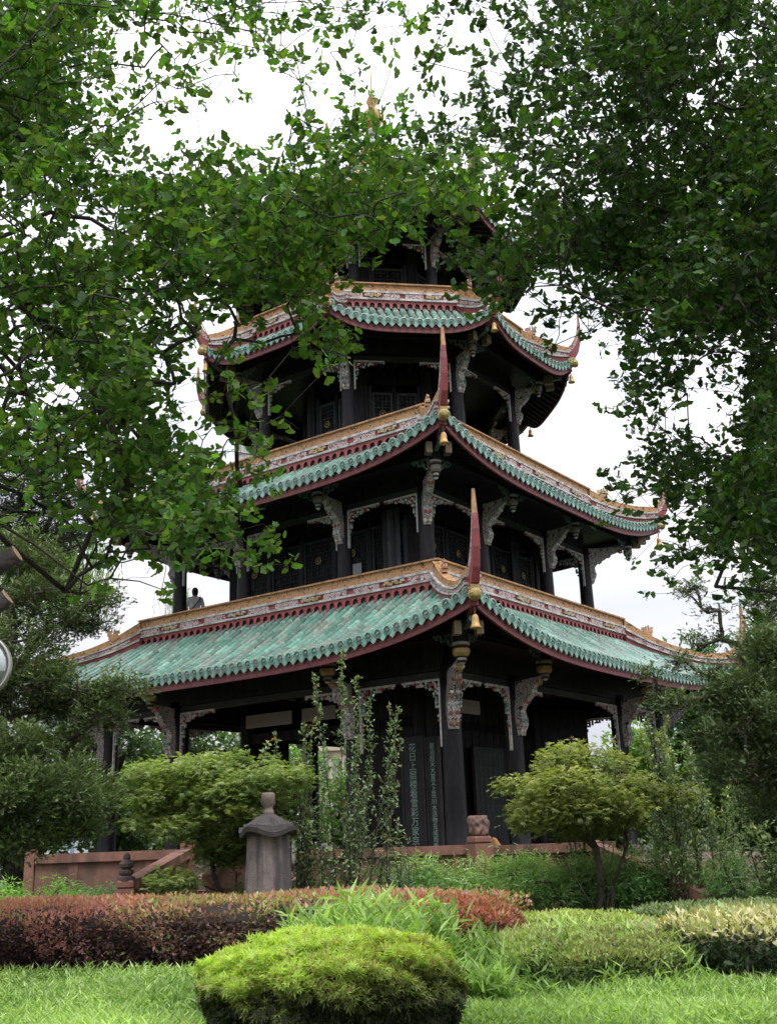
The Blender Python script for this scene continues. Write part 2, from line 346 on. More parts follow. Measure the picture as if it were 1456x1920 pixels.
            for i in range(npn):
                xm = -L_ / 2 + sp * i
                for (xa, wd) in ((xm + sp * .20, sp * .15), (xm + sp * .82, sp * .14)):
                    mo = MB(); mo.box(P(xa, rr_ + .02, (z2 + z3) / 2), (wd, .02, (z3 - z2) * .46), WHT, t, n); mo.obj('carved_panel', M_carvew, rf)
                xa = xm + sp * .52
                for q in range(9):
                    u = (q / 8 - .5) * sp * .20; gold_c = random.choice([(.45, .33, .16), (.42, .40, .36), (.38, .25, .10)])
                    gb = (xa + u, (z2 + z3) / 2 + math.sin(q * 1.7) * (z3 - z2) * .2)
                    fr.box(P(gb[0], rr_ + .04, gb[1]), (.035 + random.random() * .03, .03, .02 + random.random() * .02), gold_c, t, n)
            r1 = R.at + .02; r0 = R.at - .1
            yl.poly([P(-f(r1), r1, z4), P(f(r1), r1, z4), P(f(r1), r1, z5), P(-f(r1), r1, z5)], YEL)
            yl.poly([P(-f(r0), r0, z4 - .4), P(-f(r0), r0, z5), P(f(r0), r0, z5), P(f(r0), r0, z4 - .4)], YEL)
            yl.poly([P(-f(r1), r1, z5), P(f(r1), r1, z5), P(f(r0), r0, z5), P(-f(r0), r0, z5)], YEL)
            r1 = R.at + .05; wb.ribbon([P(-f(r1), r1 - .02, z5 - .01), P(f(r1), r1 - .02, z5 - .01)], [P(-f(r1), r1 - .02, z5 + .03), P(f(r1), r1 - .02, z5 + .03)], n, .05, YEL)
        arch.obj('arched_frieze', M_paint, rf); wb.obj('ridge_moulding', M_stain, rf); fr.obj('red_frieze', M_paint, rf)
        yl.obj('pierced_parapet', M_perf, rf)
    # hip ridge and horn at every corner (one mesh each, shared)
    u = Vector((1, 0, 0)); sd = Vector((0, 1, 0)); e, zc = R.e, R.hipz(R.e) ; V3 = lambda r, z: Vector((r, 0, z))
    def interp(pts, r):
        for (a, za), (b, zb_) in zip(pts[:-1], pts[1:]):
            if a <= r <= b: return za + (zb_ - za) * (r - a) / (b - a)
        return pts[-1][1]
    top = R.tip['top']; m = 26; rs = [R.rt + .02 + (e - R.rt - .02) * i / m for i in range(m + 1)]
    lo = [R.hipz(r) - .02 for r in rs]; hi = []
    for r in rs: hi.append(interp(top, r))
    for _ in range(4): hi = [hi[0]] + [(hi[i - 1] + hi[i] * 2 + hi[i + 1]) / 4 for i in range(1, m)] + [hi[-1]]
    hp = MB(); hw_ = MB(); hy = MB()
    def layer(mb, a, b, th, c):
        mb.ribbon([V3(r, l + (h - l) * a) for r, l, h in zip(rs, lo, hi)], [V3(r, l + (h - l) * b) for r, l, h in zip(rs, lo, hi)], sd, th, c)
    layer(hp, -.02, .27, .12, RED); layer(hw_, .27, .36, .17, WHT); layer(hp, .36, .56, .13, RED); layer(hw_, .56, .65, .17, WHT); layer(hy, .65, 1, .10, YEL)
    hc = MB(); hc.ribbon([V3(r, l + (h - l) * .39) for r, l, h in zip(rs[2:-1], lo[2:-1], hi[2:-1])], [V3(r, l + (h - l) * .53) for r, l, h in zip(rs[2:-1], lo[2:-1], hi[2:-1])], sd, .145, WHT)
    # horn
    up = R.tip['up']; dn = R.tip['dn']; th = R.tip['th']; hn = MB(); hnw = MB(); hny = MB()
    def horn_layer(mb, a, b, c, i0, i1, g=0):
        lo_ = [V3(*dn[i]).lerp(V3(*up[i]), a) for i in range(i0, i1)]; hi_ = [V3(*dn[i]).lerp(V3(*up[i]), b) for i in range(i0, i1)]
        mb.ribbon(lo_, hi_, sd, [th[i] * (1 + g) for i in range(i0, i1)], c)
    K = len(up); ky = int(K * .7) + 1
    horn_layer(hn, 0, .5, (.25, .05, .055), 0, ky); horn_layer(hnw, .5, .8, WHT, 0, ky, .12); horn_layer(hny, .8, 1, YEL, 0, ky); horn_layer(hny, 0, 1, YEL, ky - 1, K, .05)
    nose = MB(); X0 = dn[0][0]; Z0 = dn[0][1]
    nose.lathe([(.05, -.02), (.115, 0), (.13, .05), (.10, .08), (.12, .14), (.115, .2), (.08, .24), (.04, .25)], 10, (.34, .25, .09), V3(X0 + .02, Z0 - .10), X=(0, 1, 0), Y=(0, 0, 1), Z=(1, 0, 0))
    nose.box(V3(X0 + .1, Z0 - .02), (.1, .085, .09), (.36, .25, .09))
    nose.box(V3(X0 - .2, Z0 - .3), (.26, .075, .10), (.13, .03, .035), X=Vector((1, 0, .35)).normalized(), Z=Vector((-.35, 0, 1)).normalized())
    nose.box(V3(X0 - .55, Z0 - .52), (.30, .05, .05), (.07, .12, .10), X=Vector((1, 0, .1)).normalized())
    for s_ in (-1, 1): nose.box((X0 - .62, s_ * .22, Z0 - .62), (.12, .07, .13), (.14, .11, .06))
    beast = MB(); br = R.rt + (e - R.rt) * .22; bz = interp(top, br)
    for (dx, dz, s1, s2, s3) in ((0, .07, .14, .06, .07), (.1, .16, .07, .05, .06), (-.08, .15, .05, .04, .09), (.14, .22, .05, .03, .03), (-.02, .2, .03, .03, .08), (-.13, .2, .04, .03, .04), (.05, .25, .025, .02, .06), (.12, .1, .05, .06, .03)):
        beast.box((br + dx, 0, bz + dz), (s1, s2, s3), jit(R.tip['bc'], .3), taper=.6, X=Vector((1, 0, dx * 2)).normalized())
    parts = [('hip_ridge', hp.mesh('hip_ridge', M_paint)), ('hip_moulding', hw_.mesh('hip_moulding', M_stain)), ('hip_carving', hc.mesh('hip_carving', M_carvew)), ('hip_parapet', hy.mesh('hip_parapet', M_perf)),
             ('horn', hn.mesh('horn', M_paint)), ('horn_carving', hnw.mesh('horn_carving', M_carvew)), ('horn_crest', hny.mesh('horn_crest', M_stain)), ('horn_nose', nose.mesh('horn_nose', M_gold)), ('ridge_beast', beast.mesh('ridge_beast', M_stain))]
    for k in range(N):
        a = -PI / 2 + off + k * 2 * PI / N
        for nm, me in parts: link(nm, me, rf, Matrix.Rotation(a, 4, 'Z'))
    R.nose = (X0, Z0 - .15)
def mktip(e, zc, top, upx, bc, s=1):
    """horn curve: 'dn' front edge, 'up' inner edge, from the corner to the point"""
    dn = [(e - .02, zc + .02), (e + .2 * s, zc + .12 * s), (e + .36 * s, zc + .38 * s), (e + .46 * s, zc + .75 * s), (e + .50 * s, zc + 1.1 * s), (e + .50 * s, zc + 1.4 * s), (e + .48 * s, zc + 1.65 * s), (e + .47 * s, zc + upx)]
    up = [(e - .02, zc + .52 * s), (e + .10 * s, zc + .62 * s), (e + .22 * s, zc + .8 * s), (e + .32 * s, zc + 1.02 * s), (e + .37 * s, zc + 1.25 * s), (e + .40 * s, zc + 1.45 * s), (e + .41 * s, zc + 1.67 * s), (e + .43 * s, zc + upx)]
    th = [.075, .08, .075, .068, .058, .044, .036, .026]
    return dict(top=top, up=up, dn=dn, th=th, bc=bc)
z1c = 6.02; z2c = 10.45; z3c = 14.72; z4c = 18.8
R1 = Roof(4, 0, 6.92, 7.48, 6.76, 10.23, 5.27, z1c - 5.27, None, mktip(10.23, z1c, [(6.9, 7.48), (7.6, 7.02), (8.25, 6.72), (9.27, 6.42), (9.87, 6.44), (10.3, z1c + .52)], 1.9, (.42, .22, .12)))
R2 = Roof(4, 0, 6.23, 11.50, 10.72, 8.32, 9.78, z2c - 9.78, None, mktip(8.32, z2c, [(6.2, 11.5), (7.0, 11.1), (7.7, 10.95), (8.32, z2c + .5)], 1.85, (.42, .26, .14)))
R3 = Roof(8, O8, 4.32, 15.95, 15.2, 5.67, 14.2, z3c - 14.2, None, mktip(5.67, z3c, [(4.3, 15.95), (4.85, 15.6), (5.3, 15.3), (5.67, z3c + .42)], 1.5, (.42, .26, .18), .8))
R4 = Roof(8, O8, .45, 22.9, 22.7, 5.0, 18.2, z4c - 18.2, None, mktip(5.0, z4c, [(.45, 22.9), (1.5, 21.55), (3.0, 20.0), (4.3, 19.2), (5.0, z4c + .42)], 1.5, (.42, .26, .14), .8), expo=1.55, band=False)
build_roof(R1, .236, 'lowest green tiled roof, four corners'); build_roof(R2, .236, 'second green tiled roof, four corners')
build_roof(R3, .2, 'third green tiled roof, eight corners'); build_roof(R4, .2, 'top roof with a yellow gourd finial')
fin = MB(); fin.lathe([(.5, 22.6), (.42, 22.85), (.3, 22.95), (.42, 23.1), (.30, 23.3), (.18, 23.55), (.26, 23.75), (.14, 23.9)], 16, [WHT, RED, YEL, (.3, .3, .28), WHT, (.3, .3, .28), WHT])
fin.lathe([(.14, 23.9), (.26, 24.05), (.32, 24.3), (.27, 24.55), (.14, 24.72), (.12, 24.8), (.19, 24.98), (.13, 25.15), (.05, 25.3), (.02, 25.6), (.012, 26.9)], 16, (.55, .30, .09))
o = fin.obj('finial', M_stain, pav, True)
# ---- columns, beams, brackets per storey
def column_mesh(z0, z1, r0, r1):
    m = MB(); m.lathe([(r0 * 1.35, z0), (r0 * 1.4, z0 + .12), (r0 * 1.15, z0 + .2), (r0, z0 + .24)] + [(r0 + (r1 - r0) * q / 5, z0 + .24 + (z1 - z0 - .24) * q / 5) for q in range(1, 6)], 20, [(.12, .08, .07)] * 3 + [(.011, .0105, .013)] * 5)
    return m.mesh('column', M_dark, True)
def bracket_mesh(zb, zt, reach, wd, r0):
    H = zt - zb; inner = [(r0, zb)] ; n_ = 12; lo, hi = [], []
    for i in range(n_ + 1):
        q = i / n_; z = zb + H * q
        out = r0 + .07 + .10 * math.sin(q * PI * 2.2) ** 2 + (reach - r0 - .12) * max(0, q - .25) ** 2 / .5625 * 1.0
        lo.append(Vector((r0 - .04, 0, z))); hi.append(Vector((out, 0, z + H * .06 * q)))
    a = MB(); a.ribbon(lo, hi, (0, 1, 0), [wd * (.62 + .38 * math.sin(PI * min(1, i / n_ + .15))) for i in range(n_ + 1)], WHT)
    bosses = []
    for q, rr in ((.08, .05), (.96, .09)):
        g = MB(); bosses.append(g)
        c0 = lo[0].lerp(lo[-1], q); x = (hi[int(q * n_)].x)
        g.lathe([(rr * .2, -.03), (rr * .8, -.02), (rr, .0), (rr * .8, .03), (rr * .3, .05)], 10, (.30, .21, .08), Vector((x, 0, c0.z)), X=(0, 1, 0), Y=(0, 0, 1), Z=(1, 0, 0))
    sc_ = MB()                                       # rolled scrolls standing out of the carving
    for i in range(1, n_, 2):
        p = hi[i]; cc = random.choice([WHT, WHT, RED, (.1, .17, .14)])
        for s_ in (-1, 1): sc_.lathe([(.02, -.02), (.05, -.01), (.05, .02), (.025, .035)], 7, jit(cc, .2), Vector((p.x - .02, s_ * wd * .5, p.z)), X=(0, 1, 0), Y=(0, 0, 1), Z=(1, 0, 0))
    return a.mesh('bracket', M_carvem), [g.mesh('boss', M_gold) for g in bosses], sc_.mesh('scroll_trim', M_paint)
def pendant_mesh(zb, zt, s, band):
    h = .5 * s; D = (.03, .028, .028)
    m = MB(); m.lathe([(.03, zb), (.07 * s, zb + .03), (.10 * s, zb + .08), (.09 * s, zb + .13), (.13 * s, zb + .16), (.165 * s, zb + .22), (.17 * s, zb + .31), (.15 * s, zb + .37), (.18 * s, zb + .39), (.16 * s, zb + .44), (.11 * s, zb + .46)], 14,
                      [WHT, D, (.3, .28, .24), D, band, band, (.03, .02, .02), band, WHT, (.25, .3, .28)])
    p = MB(); zz = zb + .46
    p.lathe([(.12 * s, zz), (.14 * s, zt)], 12, (.022, .021, .024))
    for k in range(12): p.box((.125 * s * math.cos(k * PI / 6), .125 * s * math.sin(k * PI / 6), (zz + zt) / 2), (.02, .02, (zt - zz) / 2), BLK)
    return m.mesh('pendant_bulb', M_gold, False), p.mesh('pendant_post', M_dark)
MEANDER = ["1111011", "1001010", "1011110", "1010010", "1110111", "0010101"]
def fret_mesh(w_, h, reach, drop, cell=.045, cols=(WHT, RED, GRN), top=.16, side=.12, dens=1):
    """pierced arch bracket set in the corner of a bay: along the beam (x) and down the post (z)"""
    m = MB(); nx, nz = int(reach / cell), int(drop / cell)
    for i in range(nx):
        for j in range(nz):
            x, z = (i + .5) * cell, (j + .5) * cell; u, v = x / reach, z / drop
            lim = top + (1 - u) ** 1.5 * .14; lim2 = side * (1 - v * .75) + (1 - v) ** 2 * .12
            inside = (z < lim * (1 - .55 * u)) or (x < lim2)
            if u < .42 and v < .42 and (math.hypot(u - .42, v - .42) > .40): inside = True
            if not inside: continue
            edge = i == 0 or j == 0
            if edge or MEANDER[j % 6][i % 7] == '1':
                c = WHT if edge else cols[(i // 3 + j // 4) % len(cols)] if random.random() < .6 else WHT
                m.box((x, 0, -z), (cell * .5, .03, cell * .5), jit(c, .2))
    return m.mesh('fretwork', M_paint)
def storey(N, off, Rc, z0, zbeam, zceil, Rp, zbulb, zpost, br, colr, bays, dcell, fr_reach, fr_drop, band, core):
    """columns on the n-gon of circumradius Rc with bays at the given fractions"""
    cm = column_mesh(z0, zbeam + .1, *colr); bw = bracket_mesh(br[0], br[1], (Rp - Rc) * (math.cos(PI / N)) + .05, br[2], colr[1] - .01)
    bwd = bracket_mesh(br[0], br[1], (Rp - Rc) + .02, br[2], colr[1] - .01)
    pm = pendant_mesh(zbulb, zpost, br[3], band)
    cosN = math.cos(PI / N); reach_f = (Rp - Rc) * cosN
    fm = {}
    def fret(width):
        k = round(width, 1)
        if k not in fm: fm[k] = fret_mesh(width, 0, min(fr_reach, width * .46), fr_drop, dcell)
        return fm[k]
    def put(pos, ang, diag):
        M = Matrix.Translation(pos) @ Matrix.Rotation(ang, 4, 'Z')
        c = link('column', cm, pav, M)
        b = link('bracket', (bwd if diag else bw)[0], pav, M); [link('boss', q_, b) for q_ in (bwd if diag else bw)[1]]; link('scroll_trim', (bwd if diag else bw)[2], b)
        rr = (Rp - Rc) if diag else reach_f
        pM = M @ Matrix.Translation((rr, 0, 0)); p = link('pendant', pm[0], pav, pM); link('pendant_post', pm[1], p)
    beam = MB(); hang = MB()
    for k in range(N):
        a = -PI / 2 + off + k * 2 * PI / N; put(vdir(k, N, off) * Rc, a, True)
        n, t = face(k, N, off); A = vdir(k, N, off) * Rc; B = vdir(k + 1, N, off) * Rc; W = (B - A).length; an = math.atan2(n.y, n.x)
        pts = [0] + list(bays) + [1]
        for q in bays: put(A.lerp(B, q), an, False)
        mid = (A + B) / 2
        beam.box(mid + Vector((0, 0, (zbeam + zceil) / 2)), (W / 2 - .08, .09, (zceil - zbeam) / 2), BLK, t, n)
        beam.box(mid + Vector((0, 0, zbeam - .09)), (W / 2 - .1, .06, .075), jit((.03, .032, .032)), t, n)
        # pendant ring beam
        Ap, Bp = vdir(k, N, off) * Rp, vdir(k + 1, N, off) * Rp; Wp = (Bp - Ap).length
        beam.box((Ap + Bp) / 2 + Vector((0, 0, zpost - .13)), (Wp / 2 - .06, .06, .11), BLK, t, n)
        for q in ([0] + list(bays) + [1]):
            X0 = A.lerp(B, q) + n * reach_f if 0 < q < 1 else (Ap if q == 0 else Bp)
            for s_ in (-1, 1):
                if (q == 0 and s_ < 0) or (q == 1 and s_ > 0): continue
                hang = MB()
                for i in range(9):
                    for j in range(max(1, 5 - i // 2)):
                        if MEANDER[j % 6][i % 7] == '1': hang.box(X0 + t * s_ * (.19 + i * .055) + Vector((0, 0, zpost - .27 - j * .055)), (.02, .02, .022), jit((.09, .12, .11), .3), t, n)
                hang.obj('hanging_lattice', M_paint, pav)
        for q0, q1 in zip(pts[:-1], pts[1:]):
            L0 = A.lerp(B, q0); L1 = A.lerp(B, q1); ww = (L1 - L0).length - 2 * colr[1]; me = fret(ww)
            for s_, P0 in ((1, L0), (-1, L1)):
                M = Matrix.Translation(P0 + t * s_ * (colr[1] + .0) + n * .05 + Vector((0, 0, zbeam - .17)))
                X = t * s_; Rm = Matrix(((X.x, n.x, 0, 0), (X.y, n.y, 0, 0), (0, 0, 1, 0), (0, 0, 0, 1)))
                link('fretwork', me, pav, M @ Rm)
    beam.obj('beam', M_dark, pav)
    ce = MB(); rc = Rp - .05
    ce.poly([vdir(k, N, off) * rc + Vector((0, 0, zceil - .01)) for k in range(N)], BLK)
    ce.poly([vdir(k, N, off) * rc + Vector((0, 0, zceil + .05)) for k in reversed(range(N))], BLK)
    for k in range(-30, 31): # ceiling joists
        x = k * .42
        if abs(x) > Rc * .6: continue
        yl_ = Rc * .7 if N == 4 else Rc * .85
        ce.box((x, 0, zceil - .09), (.05, yl_ - abs(x) * (1 if N == 4 else .3), .07), jit((.02, .018, .018), .3))
    ce.obj('ceiling', M_dark, pav)
storey(4, 0, 7.615, .95, 4.92, 5.45, 8.9, 4.82, 5.72, (3.66, 4.86, .13, 1.05), (.235, .19), (.236, .764), .047, 1.2, 1.45, (.34, .24, .09), None)
storey(4, 0, 5.896, 7.0, 9.58, 9.95, 7.3, 9.26, 10.05, (8.55, 9.62, .11, .8), (.2, .17), (.295, .705), .044, 1.0, 1.0, (.17, .15, .12), None)
storey(8, O8, 3.868, 11.1, 14.02, 14.35, 4.7, 13.74, 14.45, (12.95, 14.0, .10, .7), (.19, .16), (), .042, .85, .85, (.17, .15, .12), None)
storey(8, O8, 2.95, 15.5, 18.15, 18.5, 3.75, 17.95, 18.6, (17.2, 18.2, .09, .65), (.17, .145), (), .042, .7, .8, (.17, .15, .12), None)
# floors, cores
fl = MB()
for z, Rr, N, off in ((7.0, 6.75, 4, 0), (11.05, 6.05, 4, 0), (15.45, 4.15, 8, O8)):
    fl.lathe([(Rr, z - .12), (Rr, z)], N, BLK, rot=-PI / 2 + off)
fl.obj('floor', M_dark, pav)
def lattice(w_, h, C=(.032, .035, .043)):
    m = MB(); g = MB(); c = .1; nx, nz = max(3, int(w_ / c)), max(3, int(h / c))
    m.box((0, 0, .04), (w_ / 2, .03, .04), C); m.box((0, 0, h - .04), (w_ / 2, .03, .04), C)
    for s_ in (-1, 1): m.box((s_ * (w_ / 2 - .03), 0, h / 2), (.03, .03, h / 2 - .08), C)
    m.box((0, .03, h / 2), (w_ / 2 - .06, .006, h / 2 - .08), (.006, .007, .009))
    r_ = random.Random(5)
    for i in range(nx):
        for j in range(nz):
            x, z = -w_ / 2 + (i + .5) * w_ / nx, (j + .5) * h / nz
            if MEANDER[j % 6][i % 7] == '1': m.box((x, 0, z), (w_ / nx * .5, .012, .011), C)
            if MEANDER[(j + 2) % 6][(i + 3) % 7] == '1': m.box((x, 0.002, z), (.011, .012, h / nz * .5), C)
    for (x, z, r) in ((0, h * .72, .1), (0, h * .3, .14)):
        g.lathe([(r, -.0), (r, .02), (r * .75, .03), (r * .7, .015), (r * .3, .015), (r * .25, .04)], 10, [(.3, .22, .08), (.36, .27, .09), (.2, .14, .05), (.03, .03, .03), (.38, .28, .1)], (x, -.03, z), X=(1, 0, 0), Y=(0, 0, 1), Z=(0, -1, 0))
    return m.mesh('lattice_window', M_dark), g.mesh('medallion', M_gold)
def core(N, off, R, z0, z1, faces, sets, lc=(.032, .035, .043)):
    wl = MB(); cosN = math.cos(PI / N)
    for k in range(N):
        n, t = face(k, N, off); ap = R * cosN; hw = ap * math.tan(PI / N)
        wl.box(n * ap + Vector((0, 0, z1 - .25)), (hw, .06, .25), BLK, t, n)
        for s_ in (-1, 1): wl.box(n * ap + t * s_ * (hw - .0) + Vector((0, 0, (z0 + z1) / 2)), (.13, .13, (z1 - z0) / 2 - .02), (.028, .028, .032), t, n)
        if k in faces:
            cnt = sets; ww = 2 * (hw - .2) / cnt
            for i in range(cnt):
                x = -hw + .2 + ww * (i + .5)
                for s_ in (-1, 1): wl.box(n * ap + t * (x + s_ * ww * .5) + Vector((0, 0, (z0 + z1) / 2 - .2)), (.045, .07, (z1 - z0) / 2 - .35), (.05, .052, .06), t, n)
                wh = (z1 - z0) * .72
                key = (round(ww, 2), round(wh, 2))
                if key not in LM: LM[key] = lattice(ww - .12, wh, lc)
                M = Matrix.Translation(n * (ap + .02) + t * x + Vector((0, 0, z0 + .15))) @ Matrix(((t.x, -n.x, 0, 0), (t.y, -n.y, 0, 0), (0, 0, 1, 0), (0, 0, 0, 1)))
                l_ = link('lattice_window', LM[key][0], pav, M); link('medallion', LM[key][1], l_)
    wl.obj('core_wall', M_dark, pav)
LM = {}
core(4, 0, 4.35, 7.0, 9.9, (3, 0, 1, 2), 5)
core(8, O8, 2.35, 11.1, 14.3, range(8), 2, (.075, .08, .09))
core(8, O8, 1.9, 15.5, 18.4, range(8), 1, (.06, .065, .07))
# pale grey panel standing in for sky seen through a second-storey opening, folded screens
n, t = face(3, 4); ap = 4.35 * math.cos(PI / 4)
mb = MB(); mb.box(n * (ap + .07) + t * 1.3 + Vector((0, 0, 7.75)), (.14, .01, .6), (.45, .46, .48), t, n); mb.obj('sky_gap_panel', M_bldg, pav)
n0, t0 = face(0, 4)
for (nn_, tt_, x0_, ct) in ((n, t, 2.15, 9), (n0, t0, 1.6, 7)):
    mb = MB(); zz = [(nn_ * (ap + .10 + .06 * (i % 2)) + tt_ * (x0_ + i * .07)) for i in range(ct)]
    for a_, b_ in zip(zz[:-1], zz[1:]): mb.poly([a_ + Vector((0, 0, 7.05)), b_ + Vector((0, 0, 7.05)), b_ + Vector((0, 0, 9.55)), a_ + Vector((0, 0, 9.55))], jit((.08, .085, .10), .4))
    mb.obj('folding_screen', M_dark, pav)
# ---- ground-floor interior: inner posts, panels, boards with writing
ic = MB(); hs = 2.84
icm = column_mesh(.95, 5.4, .2, .18)
for sx in (-1, 1):
    for sy in (-1, 1):
        p = Matrix.Rotation(PI / 4, 3, 'Z') @ Vector((sx * hs, sy * hs, 0)); link('inner_column', icm, pav, Matrix.Translation(p))
A45 = [face(k, 4) for k in range(4)]
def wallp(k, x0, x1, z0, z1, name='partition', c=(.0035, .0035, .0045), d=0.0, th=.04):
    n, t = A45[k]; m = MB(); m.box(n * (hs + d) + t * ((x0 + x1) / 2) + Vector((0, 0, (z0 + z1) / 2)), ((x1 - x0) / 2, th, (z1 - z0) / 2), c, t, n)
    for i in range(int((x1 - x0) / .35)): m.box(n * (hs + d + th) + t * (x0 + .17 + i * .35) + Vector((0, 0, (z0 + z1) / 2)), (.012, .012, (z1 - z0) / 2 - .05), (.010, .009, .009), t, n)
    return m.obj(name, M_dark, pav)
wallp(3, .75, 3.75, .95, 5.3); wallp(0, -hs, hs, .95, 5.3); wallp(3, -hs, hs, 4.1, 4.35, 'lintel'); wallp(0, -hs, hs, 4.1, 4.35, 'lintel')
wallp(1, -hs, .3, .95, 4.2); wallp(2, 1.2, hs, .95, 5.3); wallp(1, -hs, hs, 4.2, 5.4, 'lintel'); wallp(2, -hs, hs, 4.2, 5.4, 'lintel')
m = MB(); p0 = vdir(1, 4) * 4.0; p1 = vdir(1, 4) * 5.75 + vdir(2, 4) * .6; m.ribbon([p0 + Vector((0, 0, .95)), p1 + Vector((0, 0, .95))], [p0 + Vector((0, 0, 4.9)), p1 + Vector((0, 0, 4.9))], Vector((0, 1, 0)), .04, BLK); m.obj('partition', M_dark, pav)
def board(k, x, w_, z0, z1, d, text, size, cols=1, gap=.16):
    n, t = A45[k]; m = MB()
    m.box(n * (hs + d) + t * x + Vector((0, 0, (z0 + z1) / 2)), (w_ / 2, .035, (z1 - z0) / 2), (.030, .034, .036), t, n)
    for s_ in (-1, 1): m.box(n * (hs + d + .01) + t * (x + s_ * w_ / 2) + Vector((0, 0, (z0 + z1) / 2)), (.018, .045, (z1 - z0) / 2), (.055, .05, .05), t, n)
    b = m.obj('inscribed_board', M_dark, pav)
    for c in range(cols):
        cu = bpy.data.curves.new('inscription', 'FONT'); cu.body = '\n'.join(text[c % len(text)]); cu.size = size; cu.align_x = 'CENTER'; cu.extrude = .002
        cu.space_line = .96; cu.materials.append(M_ins if cols < 3 else M_ins2)
        tmp = bpy.data.objects.new('tmp', cu); COL.objects.link(tmp); bpy.context.view_layer.update(); me_ = bpy.data.meshes.new_from_object(tmp.evaluated_get(bpy.context.evaluated_depsgraph_get())); bpy.data.objects.remove(tmp); o = link('inscription', me_, b)
        pos = n * (hs + d + .042) + t * (x + (c - (cols - 1) / 2) * gap) + Vector((0, 0, z1 - .12 - size))
        o.matrix_local = Matrix.Translation(pos) @ Matrix(((t.x, 0, n.x, 0), (t.y, 0, n.y, 0), (0, 1, 0, 0), (0, 0, 0, 1)))
M_ins = text_mat('inscription_green', (.34, .55, .45)); M_ins2 = text_mat('inscription_dim', (.06, .08, .08))
board(3, 2.78, .62, 1.3, 3.85, .24, ['花日上层楼看雪彩万家京府子'], .22)
board(3, 3.38, .36, 1.3, 3.80, .30, ['是泊应天大宣又上百川水活物见成观难国'], .145)
board(0, -.10, 1.5, 1.3, 3.7, .20, ['是泊应天大宣又上百川水活物见成观'], .13, 5, .24)
for (k, x, w_, z) in ((3, -1.6, .8, 4.62), (3, .1, .55, 4.62), (0, -1.5, .6, 4.62)):
    n, t = A45[k]; mb = MB(); mb.box(n * (hs + .5) + t * x + Vector((0, 0, z)), (w_, .02, .17), (.30, .30, .26), t, n); mb.obj('ceiling_panel', M_bldg, pav)
# ---- platform, terrace
pf = MB(); pf.lathe([(9.3, 0), (9.3, .85), (9.2, .95)], 8, (.20, .12, .10), rot=PI / 8 - YAW)
pf.obj('platform', M_stone, pav)
# ---- wind bells
bm_ = MB(); bm_.lathe([(.03, 0), (.05, -.02), (.065, -.07), (.07, -.15), (.085, -.21), (.115, -.26), (.11, -.265), (.06, -.2)], 14, (.50, .30, .10))
ch = MB(); ch.tube([(0, 0, 0), (0, 0, .09)], .012, 5, (.12, .08, .06)); ch.tube([(0.01, 0, .09), (-.005, 0, .19), (0.01, 0, .30)], .012, 5, (.12, .08, .06)); ch.lathe([(.02, .28), (.028, .3), (.02, .32)], 6, (.12, .08, .06))
bme, cme = bm_.mesh('bell_body', M_gold, True), ch.mesh('chain', M_dark)
def bell(R, k, label, sc_=1):
    a = YAW - PI / 2 + R.off + k * 2 * PI / R.N; r = R.nose[0] + .03
    o = empty('wind_bell', Vector((-.0652 + r * math.cos(a), 30 + r * math.sin(a), R.nose[1] - .33 * sc_)), label, 'bell', 'wind bells under the roof corners')
    o.scale = (sc_,) * 3; link('bell_body', bme, o); link('chain', cme, o)
bell(R1, 0, 'yellow wind bell under the front corner of the lowest roof'); bell(R2, 0, 'yellow wind bell under the front corner of the second roof')
bell(R2, 1, 'small wind bell hanging from the right corner of the second roof, beside ginkgo leaves'); bell(R2, 3, 'small wind bell hanging from the left corner of the second roof')
bell(R3, 0, 'wind bell under the front right corner of the third roof', .9); bell(R3, 1, 'wind bell under the far right corner tip of the third roof, against the sky', .9)
bell(R3, 2, 'wind bell at the right rear corner of the third roof, lower than its neighbour', .9); bell(R3, 6, 'wind bell under the left corner of the third roof, against the sky', .9)
bell(R1, 1, 'wind bell under the right corner of the lowest roof, behind the conifer')
# ================================================================ GROUND
def ground_mat():
    m, n, o = newmat('soil'); k = n.links.new; p = n.nodes.new('ShaderNodeBsdfPrincipled'); c = n.nodes.new('ShaderNodeTexCoord')
    t = n.nodes.new('ShaderNodeTexNoise'); t.inputs['Scale'].default_value = 3; t.inputs['Detail'].default_value = 10
    r = n.nodes.new('ShaderNodeValToRGB'); r.color_ramp.elements[0].position = .35; r.color_ramp.elements[0].color = (.035, .028, .018, 1)
    r.color_ramp.elements[1].position = .65; r.color_ramp.elements[1].color = (.05, .075, .025, 1)
    k(c.outputs['Object'], t.inputs['Vector']); k(t.outputs['Fac'], r.inputs['Fac']); k(r.outputs[0], p.inputs['Base Color']); p.inputs['Roughness'].default_value = .95
    k(p.outputs[0], o.inputs['Surface']); return m
g = MB(); g.poly([(-900, -600, 0), (900, -600, 0), (900, 1500, 0), (-900, 1500, 0)], (.1, .1, .1)); go = g.obj('ground', ground_mat()); tag(go, kind='structure')
